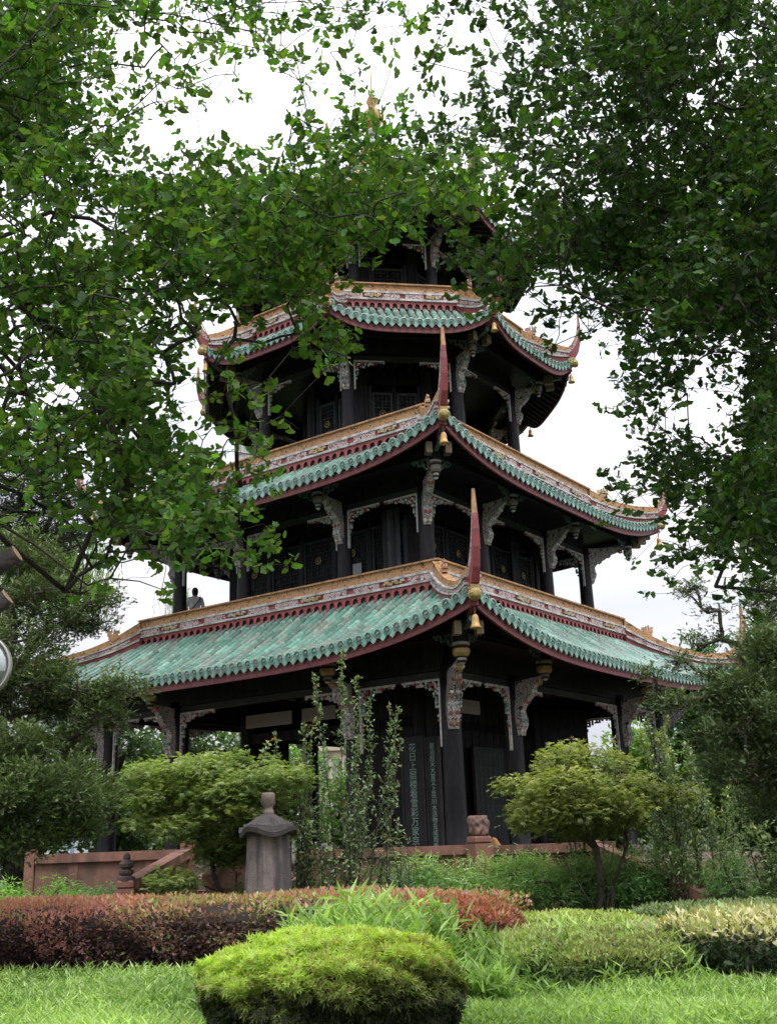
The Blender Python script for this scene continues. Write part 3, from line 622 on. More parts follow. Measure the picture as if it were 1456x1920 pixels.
# ================================================================ STONEWORK
SS = (.235, .115, .085)
def stone_post(loc, w_, h, label, top='lotus', rz=0, group='carved stone posts of the terrace'):
    e = empty('stone_post', loc, label, 'post', group, rz); b = MB()
    b.box((0, 0, h / 2), (w_ / 2, w_ / 2, h / 2), SS); b.lathe([(w_ * .5, h), (w_ * .66, h + .03), (w_ * .66, h + .10), (w_ * .55, h + .13)], 4, SS, rot=PI / 4); b.obj('shaft', M_stone, e)
    t_ = MB(); z = h + .13
    if top == 'lion':
        bm = bmesh.new(); bmesh.ops.create_icosphere(bm, subdivisions=4, radius=1)
        for v in bm.verts:
            p = v.co; q = max(abs(p.x), abs(p.y), abs(p.z)) ; p2 = p * (.25 + .75 / max(.6, (abs(p.x) ** 5 + abs(p.y) ** 5 + abs(p.z) ** 5) ** .2))
            dsp = .09 * math.sin(p.x * 7 + 2 * math.sin(p.z * 5)) * math.cos(p.z * 6 + p.y * 4) + .07 * math.sin(p.y * 9 + p.z * 8) + .05 * math.sin(p.x * 15 + p.z * 11 + 1)
            v.co = Vector((p2.x * w_ * .46, p2.y * w_ * .46, p2.z * w_ * .56)) * (1 + dsp); v.co.z += z + w_ * .50; v.co.z = min(v.co.z, z + w_ * 1.0)
            v.co.z = max(v.co.z, z)
        me = bpy.data.meshes.new('lion_finial'); bm.to_mesh(me); bm.free()
        ca = me.color_attributes.new('Col', 'FLOAT_COLOR', 'POINT'); ca.data.foreach_set('color', [x for _ in me.vertices for x in (.20, .12, .10, 1)])
        me.polygons.foreach_set('use_smooth', [True] * len(me.polygons)); me.materials.append(M_stone); link('lion_finial', me, e)
    else:
        r = w_ * .5
        t_.lathe([(r * .95, z - .02), (r * .95, z + .05), (r * .55, z + .07), (r * .8, z + .11), (r * .8, z + .15), (r * .45, z + .17), (r * .75, z + .21), (r * .8, z + .26), (r * .5, z + .31), (r * .35, z + .32), (r * .42, z + .35), (r * .3, z + .41), (r * .05, z + .43)], 10, (.09, .065, .06))
        t_.obj('lotus_finial', M_grey, e)
    return e
def parapet(p0, p1, h, label, posts=3, group='stone parapets of the terrace', z0=0, slope=0, panel=.5):
    p0, p1 = Vector(p0), Vector(p1); d = (p1 - p0); Ln = d.length; t = d.normalized(); n = Vector((-t.y, t.x, 0)).normalized()
    e = empty('stone_parapet', (p0 + p1) / 2, label, 'parapet', group); c = -(p0 + p1) / 2
    m = MB(); a0, a1 = p0 + c, p1 + c; up = Vector((0, 0, 1))
    m.ribbon([a0 + up * (h - .16), a1 + up * (h - .16)], [a0 + up * h, a1 + up * h], n, .13, SS); m.obj('coping', M_stone, e)
    m = MB(); m.ribbon([a0 + up * -.3, a1 + up * -.3], [a0 + up * (h - .16), a1 + up * (h - .16)], n, .06, (.21, .11, .08)); m.obj('panel', M_stone, e)
    for i in range(posts):
        q = (i + .5) / posts; c0 = a0.lerp(a1, q); m = MB()
        m.ribbon([c0 - t * .08 - up * .3, c0 + t * .08 - up * .3], [c0 - t * .08 + up * (h - .161), c0 + t * .08 + up * (h - .161)], n, .09, SS); m.obj('pilaster', M_stone, e)
    return e
def flat(px_, py, Y, z): p = at(px_, py, Y); return Vector((p.x, Y, z))
a, b = flat(70, 1590, 20.6, 0), flat(352, 1590, 20.9, 0)
parapet(a, b, 1.50, 'brown stone parapet left of the steps with two recessed panels', 2)
stone_post(flat(62, 1590, 20.6, 0), .17, 1.46, 'plain stone end post at the far left of the parapet', 'lotus') if False else None
e = empty('stone_post', flat(60, 1590, 20.6, 0), 'plain square end post at the left end of the parapet', 'post', 'plain square posts'); m = MB(); m.box((0, 0, .79), (.09, .1, .79), SS, taper=.97); m.box((0, 0, 1.59), (.07, .08, .012), SS); m.obj('shaft', M_stone, e)
e = empty('stone_post', flat(352, 1590, 20.9, 0), 'plain square post at the head of the steps behind the maple', 'post', 'plain square posts'); m = MB(); m.box((0, 0, .81), (.12, .12, .81), SS, taper=.97); m.box((0, 0, 1.63), (.1, .1, .012), SS); m.obj('shaft', M_stone, e)
c, d_, e2 = flat(556, 1585, 20.95, 0), flat(898, 1583, 20.6, 0), flat(1150, 1579, 20.8, 0)
parapet(c, d_, 1.40, 'red stone parapet left of the lion post', 4); parapet(d_, e2, 1.37, 'red stone parapet right of the lion post, partly behind the maple', 3)
stone_post(flat(898, 1583, 20.35, 0), .36, 1.42, 'square red stone post topped by a carved lion', 'lion', rz=.45)
stone_post(flat(237, 1640, 18.4, 0), .30, .93, 'short red stone post with dark lotus finial at the foot of the steps', 'lotus', rz=.1)
s0, s1 = flat(247, 1660, 18.5, -.42), flat(345, 1600, 20.8, 0); parapet(s0, s1, 1.50, 'sloping stone stair wall beside the lotus post', 1, 'sloping stair walls')
s2, s3 = flat(392, 1650, 18.9, -.34), flat(482, 1585, 20.9, .10); parapet(s2, s3, 1.43, 'sloping stone stair wall left of the stone lantern', 1, 'sloping stair walls')
s4, s5 = flat(1110, 1580, 20.8, .02), flat(1330, 1660, 18.3, -.85); parapet(s4, s5, 1.38, 'sloping red stone stair wall at the right behind the shrubs', 2, 'sloping stair walls')
st = MB()
for i in range(6): 
    q = i / 5; p = (s0 + s2) / 2; p1 = (s1 + s3) / 2; cc = p.lerp(p1, q); st.box((cc.x, cc.y, .08 + .155 * i / 2 - .0), (.62, .26, .08 + .155 * i / 2), jit((.20, .13, .11), .1))
so = st.obj('stone_steps', M_stone); tag(so, 'flight of stone steps between two sloping stair walls', 'steps')
# stone lantern pillar
lp = empty('stone_lantern', flat(503, 1600, 17, 0), 'weathered grey stone pillar with a curled tiled cap and round knob', 'stone lantern', rz=.3)
b = MB(); b.lathe([(.41, 0), (.37, .8), (.325, 1.66), (.31, 1.72)], 8, (.17, .145, .135), rot=PI / 8); b.obj('shaft', M_grey, lp)
bm = bmesh.new(); N_, Mn = 64, 14; grid = []
for j in range(Mn + 1):
    q = j / Mn; row = []
    for i in range(N_):
        a = 2 * PI * i / N_; cr = abs(math.cos(2 * a)) ** 3
        sq = 1 / max(abs(math.cos(a)), abs(math.sin(a))) ** .7
        R_ = .09 + (.35 * sq) * q ** .9; cn_ = abs(math.sin(2 * a)) ** 2.5; z = 1.78 + .21 * (1 - q) ** 1.5 + .085 * q ** 5 * cn_ + .026 * abs(math.sin(a * 14)) * min(1, q * 3) * (q < .8)
        if q > .8: z -= .055
        row.append(bm.verts.new((R_ * math.cos(a), R_ * math.sin(a), z)))
    grid.append(row)
under = [bm.verts.new((v.co.x * .97, v.co.y * .97, v.co.z - .07)) for v in grid[-1]]; inn = [bm.verts.new((v.co.x * .55, v.co.y * .55, 1.67)) for v in grid[-1]]
grid += [under, inn]
for r0, r1 in zip(grid[:-1], grid[1:]):
    for i in range(N_): bm.faces.new((r0[i], r0[(i + 1) % N_], r1[(i + 1) % N_], r1[i]))
me = bpy.data.meshes.new('curled_cap'); bmesh.ops.recalc_face_normals(bm, faces=bm.faces); bm.to_mesh(me); bm.free()
ca = me.color_attributes.new('Col', 'FLOAT_COLOR', 'POINT'); ca.data.foreach_set('color', [x for _ in me.vertices for x in (.065, .055, .054, 1)]); me.materials.append(M_grey); link('curled_cap', me, lp)
b = MB(); b.lathe([(.09, 1.95), (.09, 2.04), (.07, 2.06), (.08, 2.10), (.105, 2.14), (.112, 2.22), (.105, 2.29), (.08, 2.31)], 14, (.17, .13, .11)); b.obj('round_knob', M_grey, lp, True)
# ================================================================ FOLIAGE BUILDERS
def limb_tree(parent, name, root, nodes, rmin=.006, k=.012, seg=5, extra=None, mat=None, col=(.05, .04, .032), wob=.12, expo=.5, cap=0):
    """grow a branching limb from root through nodes (nearest already-grown point first), radius by load"""
    pts = [np.array(root, float)]; par = [-1]
    if extra:
        for e in extra: pts.append(np.array(e[0], float)); par.append(e[1])
    nodes = [np.array(q, float) for q in nodes]; nodes.sort(key=lambda q: np.linalg.norm(q - pts[0]))
    P = np.array(pts)
    for q in nodes:
        d = np.linalg.norm(P - q, axis=1) + .15 * np.linalg.norm(P - P[0], axis=1); j = int(np.argmin(d))
        par.append(j); pts.append(q); P = np.vstack([P, q])
    n = len(pts); load = np.ones(n)
    for i in range(n - 1, 0, -1): load[par[i]] += load[i]
    rad = rmin + k * (load ** expo - 1)
    if cap: rad = np.minimum(rad, np.where(np.arange(n) < n - len(nodes), cap, cap * .35))
    m = MB()
    for i in range(1, n):
        a, b = Vector(pts[par[i]]), Vector(pts[i]); L_ = (b - a).length
        if L_ < 1e-4: continue
        ra = min(rad[par[i]], rad[i] * 1.25 + .002); mid = (a + b) / 2 + Vector(rnd_unit(1)[0]) * L_ * wob
        mid.z += L_ * .04
        m.tube([a, mid, b], [ra, (ra + rad[i]) / 2, rad[i]], seg, jit(col, .2))
    return m.obj(name, mat or M_bark, parent, True)
def pads_leaves(pads, kind, n, size, ca, cb, droop=0., flat_=.5, clump=1, shell=.55, up=.5, sizej=.3, seed=1, nf=3., thr=-.55):
    """leaves spread through ellipsoid pads (x,y,z,rx,ry,rz); leaf colour lightens outwards and upwards"""
    vol = np.array([p[3] * p[5] + p[3] * p[4] for p in pads]); cnt = np.maximum(20, (n * vol / vol.sum()).astype(int)); P, D, U, S, C = [], [], [], [], []
    for p, c in zip(pads, cnt):
        m = max(3, c // clump); d = rnd_unit(m); r = (shell + (1 - shell) * rng.random((m, 1)) ** .6)
        loc = d * r * np.array(p[3:6]); nz_ = vnoise((loc + np.array(p[:3])), nf / max(.25, p[3]), seed)
        keep = nz_ > thr; loc, d, r, nz_ = loc[keep], d[keep], r[keep], nz_[keep]; loc = loc * (1 + .22 * nz_[:, None])
        ctr = np.repeat(loc, clump, 0) + rng.normal(size=(len(loc) * clump, 3)) * size * .7 * (clump > 1); dd = np.repeat(d, clump, 0)
        k_ = len(ctr); dirs = dd * .8 + rnd_unit(k_) * .8; dirs[:, 2] *= flat_; dirs[:, 2] -= droop; nr = rnd_unit(k_) * .7; nr[:, 2] += up
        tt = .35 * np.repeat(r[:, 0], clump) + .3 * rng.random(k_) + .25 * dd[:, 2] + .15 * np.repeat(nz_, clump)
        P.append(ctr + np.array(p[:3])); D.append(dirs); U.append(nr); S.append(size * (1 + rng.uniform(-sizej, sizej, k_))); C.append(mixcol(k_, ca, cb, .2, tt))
    return tuple(map(np.concatenate, (P, D, U, S, C)))
def pad_tree(name, label, cat, base, pads, kind, n, size, ca, cb, mat, group=None, trunk_r=.12, trunk_pts=None, crown='crown', k=.02, extra_trunks=(), **kw):
    e = empty(name, base, label, cat, group); B = np.array(base)
    pads = [tuple(np.array(p[:3]) - B) + tuple(p[3:]) for p in pads]
    P, D, U, S, C = pads_leaves(pads, kind, n, size, ca, cb, **kw); leaves(crown, kind, P, D, U, S, C, mat, e)
    nodes = [p[:3] for p in pads]
    for p in pads:
        for _ in range(5): v = rnd_unit(1)[0] * np.array(p[3:6]) * .75; nodes.append(tuple(np.array(p[:3]) + v))
    tp = trunk_pts or [(0, 0, h * .5) for h in range(1, int(2 * min(p[2] for p in pads)) + 1)]
    extra = []; last = 0
    for i, q in enumerate(tp): extra.append((q, last)); last = i + 1
    for tr_ in extra_trunks:
        last = 0
        for q in tr_: extra.append((q, last)); last = len(extra)
    limb_tree(e, 'trunk', (0, 0, 0), nodes, .008, k, 6, extra); return e
def hedge(name, label, cen, half, kind, n, size, ca, cb, mat, p=4, nf=2.5, namp=.08, up=.8, top_t=.9, core=(.02, .02, .012), group=None, cat='hedge', rz=0, core_s=.86, outw=.7, nf2=14, n2=.05, zup=.35, c3=None, p3=.3, tb=0.):
    e = empty(name, cen, label, cat, group, rz); half = np.array(half)
    d = rnd_unit(n * 2); d = d[d[:, 2] > -.75][:n]; n = len(d)
    q = (np.abs(d) ** p).sum(1) ** (-1 / p); sp = d * q[:, None]                     # superellipsoid shell
    nz_ = vnoise(sp * half, nf, 3); nb = vnoise(sp * half, nf2, 9); sp2 = sp * (1 + (namp * nz_ + n2 * nb)[:, None] - (rng.random((n, 1)) ** 2) * .26); pos = sp2 * half + np.array((0, 0, half[2]))
    pos[:, 2] = np.maximum(pos[:, 2], .02)
    nn = np.sign(sp) * np.abs(sp) ** (p - 1) / half; nn /= np.linalg.norm(nn, axis=1, keepdims=True)
    dirs = nn * outw + rnd_unit(n) * .8; dirs[:, 2] += zup; nr = nn * .5 + rnd_unit(n) * .5; nr[:, 2] += up
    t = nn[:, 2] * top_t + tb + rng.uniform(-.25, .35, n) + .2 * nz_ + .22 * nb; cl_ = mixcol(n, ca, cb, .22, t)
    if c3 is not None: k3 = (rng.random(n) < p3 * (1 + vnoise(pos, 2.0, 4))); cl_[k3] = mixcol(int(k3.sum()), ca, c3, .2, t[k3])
    leaves('foliage', kind, pos, dirs, nr, size * (1 + rng.uniform(-.3, .3, n)), cl_, mat, e)
    m = MB(); sg = 28; prof = []
    for i in range(9):
        a = -PI / 2 * .7 + i * (PI / 2 * 1.7) / 8; prof.append((math.copysign(abs(math.cos(a)) ** (2 / p), 1), math.copysign(abs(math.sin(a)) ** (2 / p), math.sin(a))))
    rows = []
    for r, z in prof: rows.append([Vector((half[0] * core_s * r * math.copysign(abs(math.cos(b)) ** (2 / p), math.cos(b)), half[1] * core_s * r * math.copysign(abs(math.sin(b)) ** (2 / p), math.sin(b)), max(0.0, half[2] + half[2] * core_s * z))) for b in [2 * PI * s_ / sg for s_ in range(sg)]])
    for r0, r1 in zip(rows[:-1], rows[1:]):
        for i in range(sg): m.poly([r0[i], r0[(i + 1) % sg], r1[(i + 1) % sg], r1[i]], jit(core, .3))
    m.obj('twig_mass', M_bark, e); return e
def stem_shrub(name, label, base, stems, leaf, size, ca, cb, mat, group=None, tipc=None, dens=55, cat='shrub', kind='oval', side=.42, q0=.2):
    """upright stems (dx,dy,h,lean_x,lean_y), each with short side twigs of small leaves"""
    e = empty(name, base, label, cat, group); P, D, U, S, C = [], [], [], [], []; m = MB()
    for (dx, dy, h, lx, ly) in stems:
        pts = []; ph = random.random() * 6
        for i in range(9):
            q = i / 8; pts.append(Vector((dx + lx * q + .05 * math.sin(ph + q * 5), dy + ly * q + .05 * math.cos(ph + q * 4), h * q)))
        m.tube(pts, [.016 - .013 * i / 8 for i in range(9)], 5, jit((.055, .045, .038), .2))
        tw = int(h * dens / 6)
        for j in range(tw):
            q = q0 + (1 - q0) * (j / tw) ** .85; i = min(7, int(q * 8)); c0 = pts[i].lerp(pts[i + 1], q * 8 - i); a = random.random() * 2 * PI; ll = side * (1.05 - q) + .06; 
            d = Vector((math.cos(a), math.sin(a), random.uniform(.7, 1.8))).normalized(); tip = c0 + d * ll * random.uniform(.5, 1.1); m.tube([c0, tip], [.004, .002], 3, (.06, .05, .035))
            for s_ in range(7):
                f = (s_ + .5) / 7; pos = c0.lerp(tip, f) + Vector(rnd_unit(1)[0]) * .015; dd = d * .5 + Vector(rnd_unit(1)[0]); P.append(pos); D.append(dd); U.append(Vector((0, 0, 1)) + Vector(rnd_unit(1)[0]) * .7); S.append(size * random.uniform(.6, 1.2))
                tt = random.random() * .8 + (.2 if q > .8 else 0); cc = [ca[k] * (1 - tt) + cb[k] * tt for k in range(3)]
                if tipc and q > .93 and random.random() < .2: cc = tipc
                C.append(jit(cc, .25))
    leaves('foliage', kind, P, D, U, np.array(S), C, mat, e); m.obj('stem', M_bark, e, True); return e
# ================================================================ MAPLES
def autopads(cx, cy, z0, z1, rx, ry, n, seed, rmin=.28, rmax=.5, thick=.16, top=1.0):
    r = random.Random(seed); out = []
    while len(out) < n:
        x, y, z = r.uniform(-1, 1), r.uniform(-1, 1), r.uniform(-1, 1)
        if x * x + y * y + z * z > 1 or x * x + y * y + z * z < .18: continue
        s_ = r.uniform(rmin, rmax); out.append((cx + x * rx * .8, cy + y * ry * .8, (z0 + z1) / 2 + z * (z1 - z0) / 2 * .88, s_ * 1.15, s_, s_ * thick * 2 + .05))
    return out
bx = flat(1130, 1700, 18.5, 0)
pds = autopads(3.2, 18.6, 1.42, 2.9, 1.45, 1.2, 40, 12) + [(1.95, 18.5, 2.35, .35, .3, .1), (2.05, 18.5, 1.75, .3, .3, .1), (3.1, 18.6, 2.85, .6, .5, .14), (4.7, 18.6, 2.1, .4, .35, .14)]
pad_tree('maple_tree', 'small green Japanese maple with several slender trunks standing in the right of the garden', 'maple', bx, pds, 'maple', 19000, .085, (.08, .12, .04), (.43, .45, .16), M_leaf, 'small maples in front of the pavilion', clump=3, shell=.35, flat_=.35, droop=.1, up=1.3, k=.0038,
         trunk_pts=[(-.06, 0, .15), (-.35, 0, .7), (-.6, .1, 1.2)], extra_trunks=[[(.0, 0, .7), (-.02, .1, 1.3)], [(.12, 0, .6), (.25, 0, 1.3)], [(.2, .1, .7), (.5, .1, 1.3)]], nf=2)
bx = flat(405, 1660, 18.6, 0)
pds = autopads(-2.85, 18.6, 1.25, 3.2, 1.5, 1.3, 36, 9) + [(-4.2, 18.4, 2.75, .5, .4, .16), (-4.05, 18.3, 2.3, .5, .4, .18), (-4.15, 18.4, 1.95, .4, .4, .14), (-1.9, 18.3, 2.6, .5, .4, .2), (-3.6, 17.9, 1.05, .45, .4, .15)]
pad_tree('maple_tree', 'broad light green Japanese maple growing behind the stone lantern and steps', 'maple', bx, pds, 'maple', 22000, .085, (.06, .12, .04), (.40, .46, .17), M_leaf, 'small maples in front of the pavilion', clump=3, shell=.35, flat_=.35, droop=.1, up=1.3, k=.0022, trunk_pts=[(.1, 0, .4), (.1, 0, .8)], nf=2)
# ================================================================ SHRUBS
def rstems(n, w_, d, h0, h1, lean, seed):
    r = random.Random(seed); return [(r.uniform(-w_, w_), r.uniform(-d, d), r.uniform(h0, h1), r.uniform(-lean, lean), r.uniform(-lean, lean) * .5) for _ in range(n)]
SH = ((.08, .14, .065), (.30, .38, .19)); G_ = 'tall thin shrubs in front of the pavilion'
def at0(px_, Y): return flat(px_, 1600, Y, 0)
p = at0(655, 18.2)
stem_shrub('slender_shrub', 'tallest thin shrub with whip-like stems reaching the lowest roof edge', p, [(-.2, 0, 4.3, -.3, 0), (-.05, .1, 4.75, -.05, 0), (.1, -.1, 4.2, .05, 0), (.0, .2, 3.9, .45, .1), (-.3, .2, 3.5, -.45, 0), (.2, .1, 3.7, .65, 0), (-.15, -.2, 3.2, .3, 0)] + rstems(9, .5, .3, 1.4, 2.7, .5, 4), None, .085, *SH, M_glossy, G_, (.22, .16, .07), dens=74)
p = at0(728, 18.3)
stem_shrub('slender_shrub', 'loose thin shrub leaning right in front of the inscribed board', p, [(-.1, 0, 3.2, .35, 0), (0, .1, 3.8, .05, 0)] + rstems(3, .2, .3, 1.3, 2.0, .2, 5), None, .08, *SH, M_glossy, G_, (.3, .12, .07), dens=50)
p = at0(545, 18.8)
stem_shrub('slender_shrub', 'thin shrub with orange young shoots beside the left maple', p, [(-.35, 0, 3.25, -.1, 0), (-.15, .1, 3.4, -.05, 0), (.05, 0, 3.0, .0, 0), (.3, 0, 3.6, .1, 0)] + rstems(8, .5, .3, 1.4, 2.7, .25, 6), None, .085, *SH, M_glossy, G_, (.55, .25, .07), dens=62)
p = at0(1120, 19.6)
stem_shrub('slender_shrub', 'thin shrub whose tips rise above the right maple', p, rstems(7, .5, .2, 2.7, 3.25, .2, 7), None, .08, *SH, M_glossy, G_, (.3, .13, .08), dens=50)
p = at0(1262, 19.8)
stem_shrub('slender_shrub', 'dense thin shrub beside the right maple in front of the corner columns', p, rstems(10, .6, .4, 2.0, 3.7, .6, 8), None, .085, *SH, M_glossy, G_, (.3, .2, .08), dens=110)
p = at0(1345, 18.6)
stem_shrub('slender_shrub', 'bushy upright shrub with pale yellow tips near the right edge', p, rstems(11, .6, .4, 1.7, 3.3, .7, 9), None, .095, (.08, .14, .06), (.34, .42, .17), M_glossy, G_, (.5, .4, .1), dens=110)
p = at0(1430, 17.4)
stem_shrub('slender_shrub', 'bushy shrub cut by the right edge of the view', p, rstems(9, .5, .4, 1.5, 2.9, .7, 10), None, .095, (.08, .14, .06), (.30, .38, .17), M_glossy, G_, (.4, .25, .1), dens=110)
# nandina band and ferny shrubs at the foot of the terrace
ND = ((.06, .13, .045), (.30, .42, .17))
def ferny(cx, Y, rx, ry, h, label, n=5000, ca=ND[0], cb=ND[1], seed=1):
    r = random.Random(seed); pads = []
    for i in range(int(14 * rx)): pads.append((cx + r.uniform(-rx, rx), Y + r.uniform(-ry, ry), h * r.uniform(.35, .85), .38, .35, h * .22))
    return pad_tree('feathery_shrub', label, 'shrub', (cx, Y, 0), pads, 'lance', int(n * 1.6), .12, tuple(q * 1.5 for q in ca), tuple(q * 1.5 for q in cb), M_leaf, 'feathery shrubs at the foot of the terrace', clump=3, shell=.3, flat_=.5, droop=.0, up=1.0, k=.004, seed=seed)
ferny(-6.3, 19.2, 1.0, .5, 1.02, 'feathery yellow-green shrub in front of the left parapet', 5000, (.07, .15, .04), (.2, .34, .08), 1)
ferny(-4.9, 19.2, .8, .5, .95, 'dark blue-green feathery shrub left of the lotus post', 4500, (.04, .10, .05), (.13, .24, .10), 2)
ferny(-1.9, 19.0, .9, .4, .95, 'dark feathery shrub behind the stone lantern', 3500, (.04, .09, .045), (.12, .2, .08), 3)
ferny(-.35, 19.3, .9, .4, 1.05, 'feathery shrub under the tallest thin shrub', 4000, (.05, .10, .05), (.16, .26, .10), 4)
ferny(1.2, 19.5, 1.0, .5, 1.2, 'pale green feathery shrub left of the lion post', 7000, seed=5)
ferny(2.7, 19.4, 1.0, .5, 1.12, 'pale green feathery shrub right of the lion post', 7000, seed=6)
ferny(4.4, 19.3, 1.1, .4, 1.2, 'feathery shrub behind the right maple trunks', 7500, (.05, .11, .045), (.17, .3, .1), 7)
ferny(6.2, 17.9, 1.2, .3, 1.0, 'feathery shrub at the foot of the right stair wall', 7000, (.045, .1, .045), (.15, .26, .1), 8)
# ================================================================ HEDGES
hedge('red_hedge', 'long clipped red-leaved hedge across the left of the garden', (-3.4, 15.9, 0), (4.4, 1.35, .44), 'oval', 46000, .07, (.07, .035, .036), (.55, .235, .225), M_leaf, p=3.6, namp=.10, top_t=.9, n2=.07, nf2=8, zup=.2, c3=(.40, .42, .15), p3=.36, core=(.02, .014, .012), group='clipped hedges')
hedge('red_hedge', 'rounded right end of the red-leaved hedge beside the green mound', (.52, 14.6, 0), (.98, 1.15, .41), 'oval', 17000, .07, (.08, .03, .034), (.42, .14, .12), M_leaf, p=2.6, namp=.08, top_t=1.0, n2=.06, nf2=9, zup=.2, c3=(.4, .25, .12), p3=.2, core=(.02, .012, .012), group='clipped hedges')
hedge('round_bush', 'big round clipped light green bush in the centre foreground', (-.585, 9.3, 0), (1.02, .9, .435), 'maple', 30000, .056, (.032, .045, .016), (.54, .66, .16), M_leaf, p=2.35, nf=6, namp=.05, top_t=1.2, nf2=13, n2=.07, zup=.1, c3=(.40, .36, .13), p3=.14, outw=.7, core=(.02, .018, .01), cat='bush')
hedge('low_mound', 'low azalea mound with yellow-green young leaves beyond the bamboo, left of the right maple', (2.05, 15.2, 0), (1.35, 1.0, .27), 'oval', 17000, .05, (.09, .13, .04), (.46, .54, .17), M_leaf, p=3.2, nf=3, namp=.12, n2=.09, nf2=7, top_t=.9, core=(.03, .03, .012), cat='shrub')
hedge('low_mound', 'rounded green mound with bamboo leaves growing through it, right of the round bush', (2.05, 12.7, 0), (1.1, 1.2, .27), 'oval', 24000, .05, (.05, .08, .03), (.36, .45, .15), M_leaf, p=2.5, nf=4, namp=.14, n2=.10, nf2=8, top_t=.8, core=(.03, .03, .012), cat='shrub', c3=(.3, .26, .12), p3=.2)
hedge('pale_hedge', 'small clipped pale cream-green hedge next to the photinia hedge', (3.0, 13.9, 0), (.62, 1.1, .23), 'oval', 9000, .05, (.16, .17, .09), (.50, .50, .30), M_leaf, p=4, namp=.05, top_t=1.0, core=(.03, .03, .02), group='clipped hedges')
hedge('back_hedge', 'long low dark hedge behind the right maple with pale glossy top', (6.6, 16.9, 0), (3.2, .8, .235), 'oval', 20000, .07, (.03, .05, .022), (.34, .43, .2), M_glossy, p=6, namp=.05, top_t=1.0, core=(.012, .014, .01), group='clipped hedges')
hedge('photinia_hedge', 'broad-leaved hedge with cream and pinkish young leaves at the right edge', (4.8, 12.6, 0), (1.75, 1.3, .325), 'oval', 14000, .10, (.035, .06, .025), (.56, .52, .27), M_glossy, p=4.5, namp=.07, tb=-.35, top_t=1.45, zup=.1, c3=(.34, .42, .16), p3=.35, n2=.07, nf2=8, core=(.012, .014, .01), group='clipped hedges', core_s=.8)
# ================================================================ BAMBOO GROUND COVER
def blades(name, n, area, h, label=None, kind='stuff', size=.105, ca=(.10, .20, .05), cb=(.60, .76, .31), per=4, cat=None, mask=None, zf=None):
    x = rng.uniform(area[0], area[1], n); y = rng.uniform(area[2], area[3], n)
    if mask is not None: k_ = mask(x, y); x, y = x[k_], y[k_]
    n = len(x); hh = h * rng.uniform(.55, 1.15, n) * (1 + .25 * vnoise(np.stack([x, y, x * 0], 1), 2.2, 5))
    if zf is not None: hh = hh + zf(x, y)
    P, D, S, C = [], [], [], []
    lx, ly = rng.normal(0, .3, n), rng.normal(0, .3, n); patch = vnoise(np.stack([x, y, x * 0], 1), 1.1, 8)
    for j in range(per):
        q = .35 + .65 * (j + 1) / per; P.append(np.stack([x + lx * hh * q * .3, y + ly * hh * q * .3, hh * q - .05], 1)); a = rng.uniform(0, 2 * PI, n)
        D.append(np.stack([np.cos(a), np.sin(a), rng.uniform(.1, 1.6, n)], 1)); S.append(size * rng.uniform(.6, 1.25, n))
        C.append(mixcol(n, ca, cb, .2, rng.random(n) * .75 + .25 * patch + .12 * (j > 1)))
    P, D, S, C = map(np.concatenate, (P, D, S, C)); U = rnd_unit(len(P)); U[:, 2] = np.abs(U[:, 2]) + .4
    o = leaves(name, 'lance', P, D, U, S, C, M_grass); return tag(o, label, cat, None, kind)
bush = lambda x, y: ((x + .62) / 1.1) ** 2 + ((y - 9.3) / .9) ** 2 > 1
blades('grass', 34000, (-5.6, 5.6, 8.2, 11.6), .17, 'bright green dwarf bamboo ground cover', mask=lambda x, y: bush(x, y) & (np.abs(x) < .45 * y + .3))
blades('grass', 18000, (-7, 7, 11.4, 14.6), .2, 'bright green dwarf bamboo ground cover', mask=lambda x, y: (np.abs(x) < .44 * y) & ~((x > .9) & (x < 6.5) & (y > 11.7)) & ~((x > .0) & (y > 13.2)) & (y < 14.4))
c_ = blades('bamboo_clump', 700, (-1.25, .55, 11.0, 12.4), .78, 'tall upright dwarf bamboo behind the round bush', 'thing', .24, per=6, cat='bamboo', mask=lambda x, y: ((x + .35) / .95) ** 2 + ((y - 11.7) / .7) ** 2 < 1)
c_ = blades('bamboo_clump', 260, (-1.9, -1.1, 10.6, 11.8), .42, 'short dwarf bamboo left of the round bush top', 'thing', .2, per=5, cat='bamboo')
c_ = blades('bamboo_clump', 300, (.35, 1.0, 10.8, 12.0), .5, 'short dwarf bamboo right of the round bush top', 'thing', .2, per=5, cat='bamboo')
c_ = blades('bamboo_clump', 420, (1.0, 3.0, 11.1, 13.6), .12, 'scattered bamboo leaves growing through the low green mound', 'thing', .17, per=4, cat='bamboo', zf=lambda x, y: .46 * np.clip(1 - ((x - 2.3) / 1.6) ** 4, 0, 1) * np.clip(1 - ((y - 13.6) / 2.5) ** 4, 0, 1))
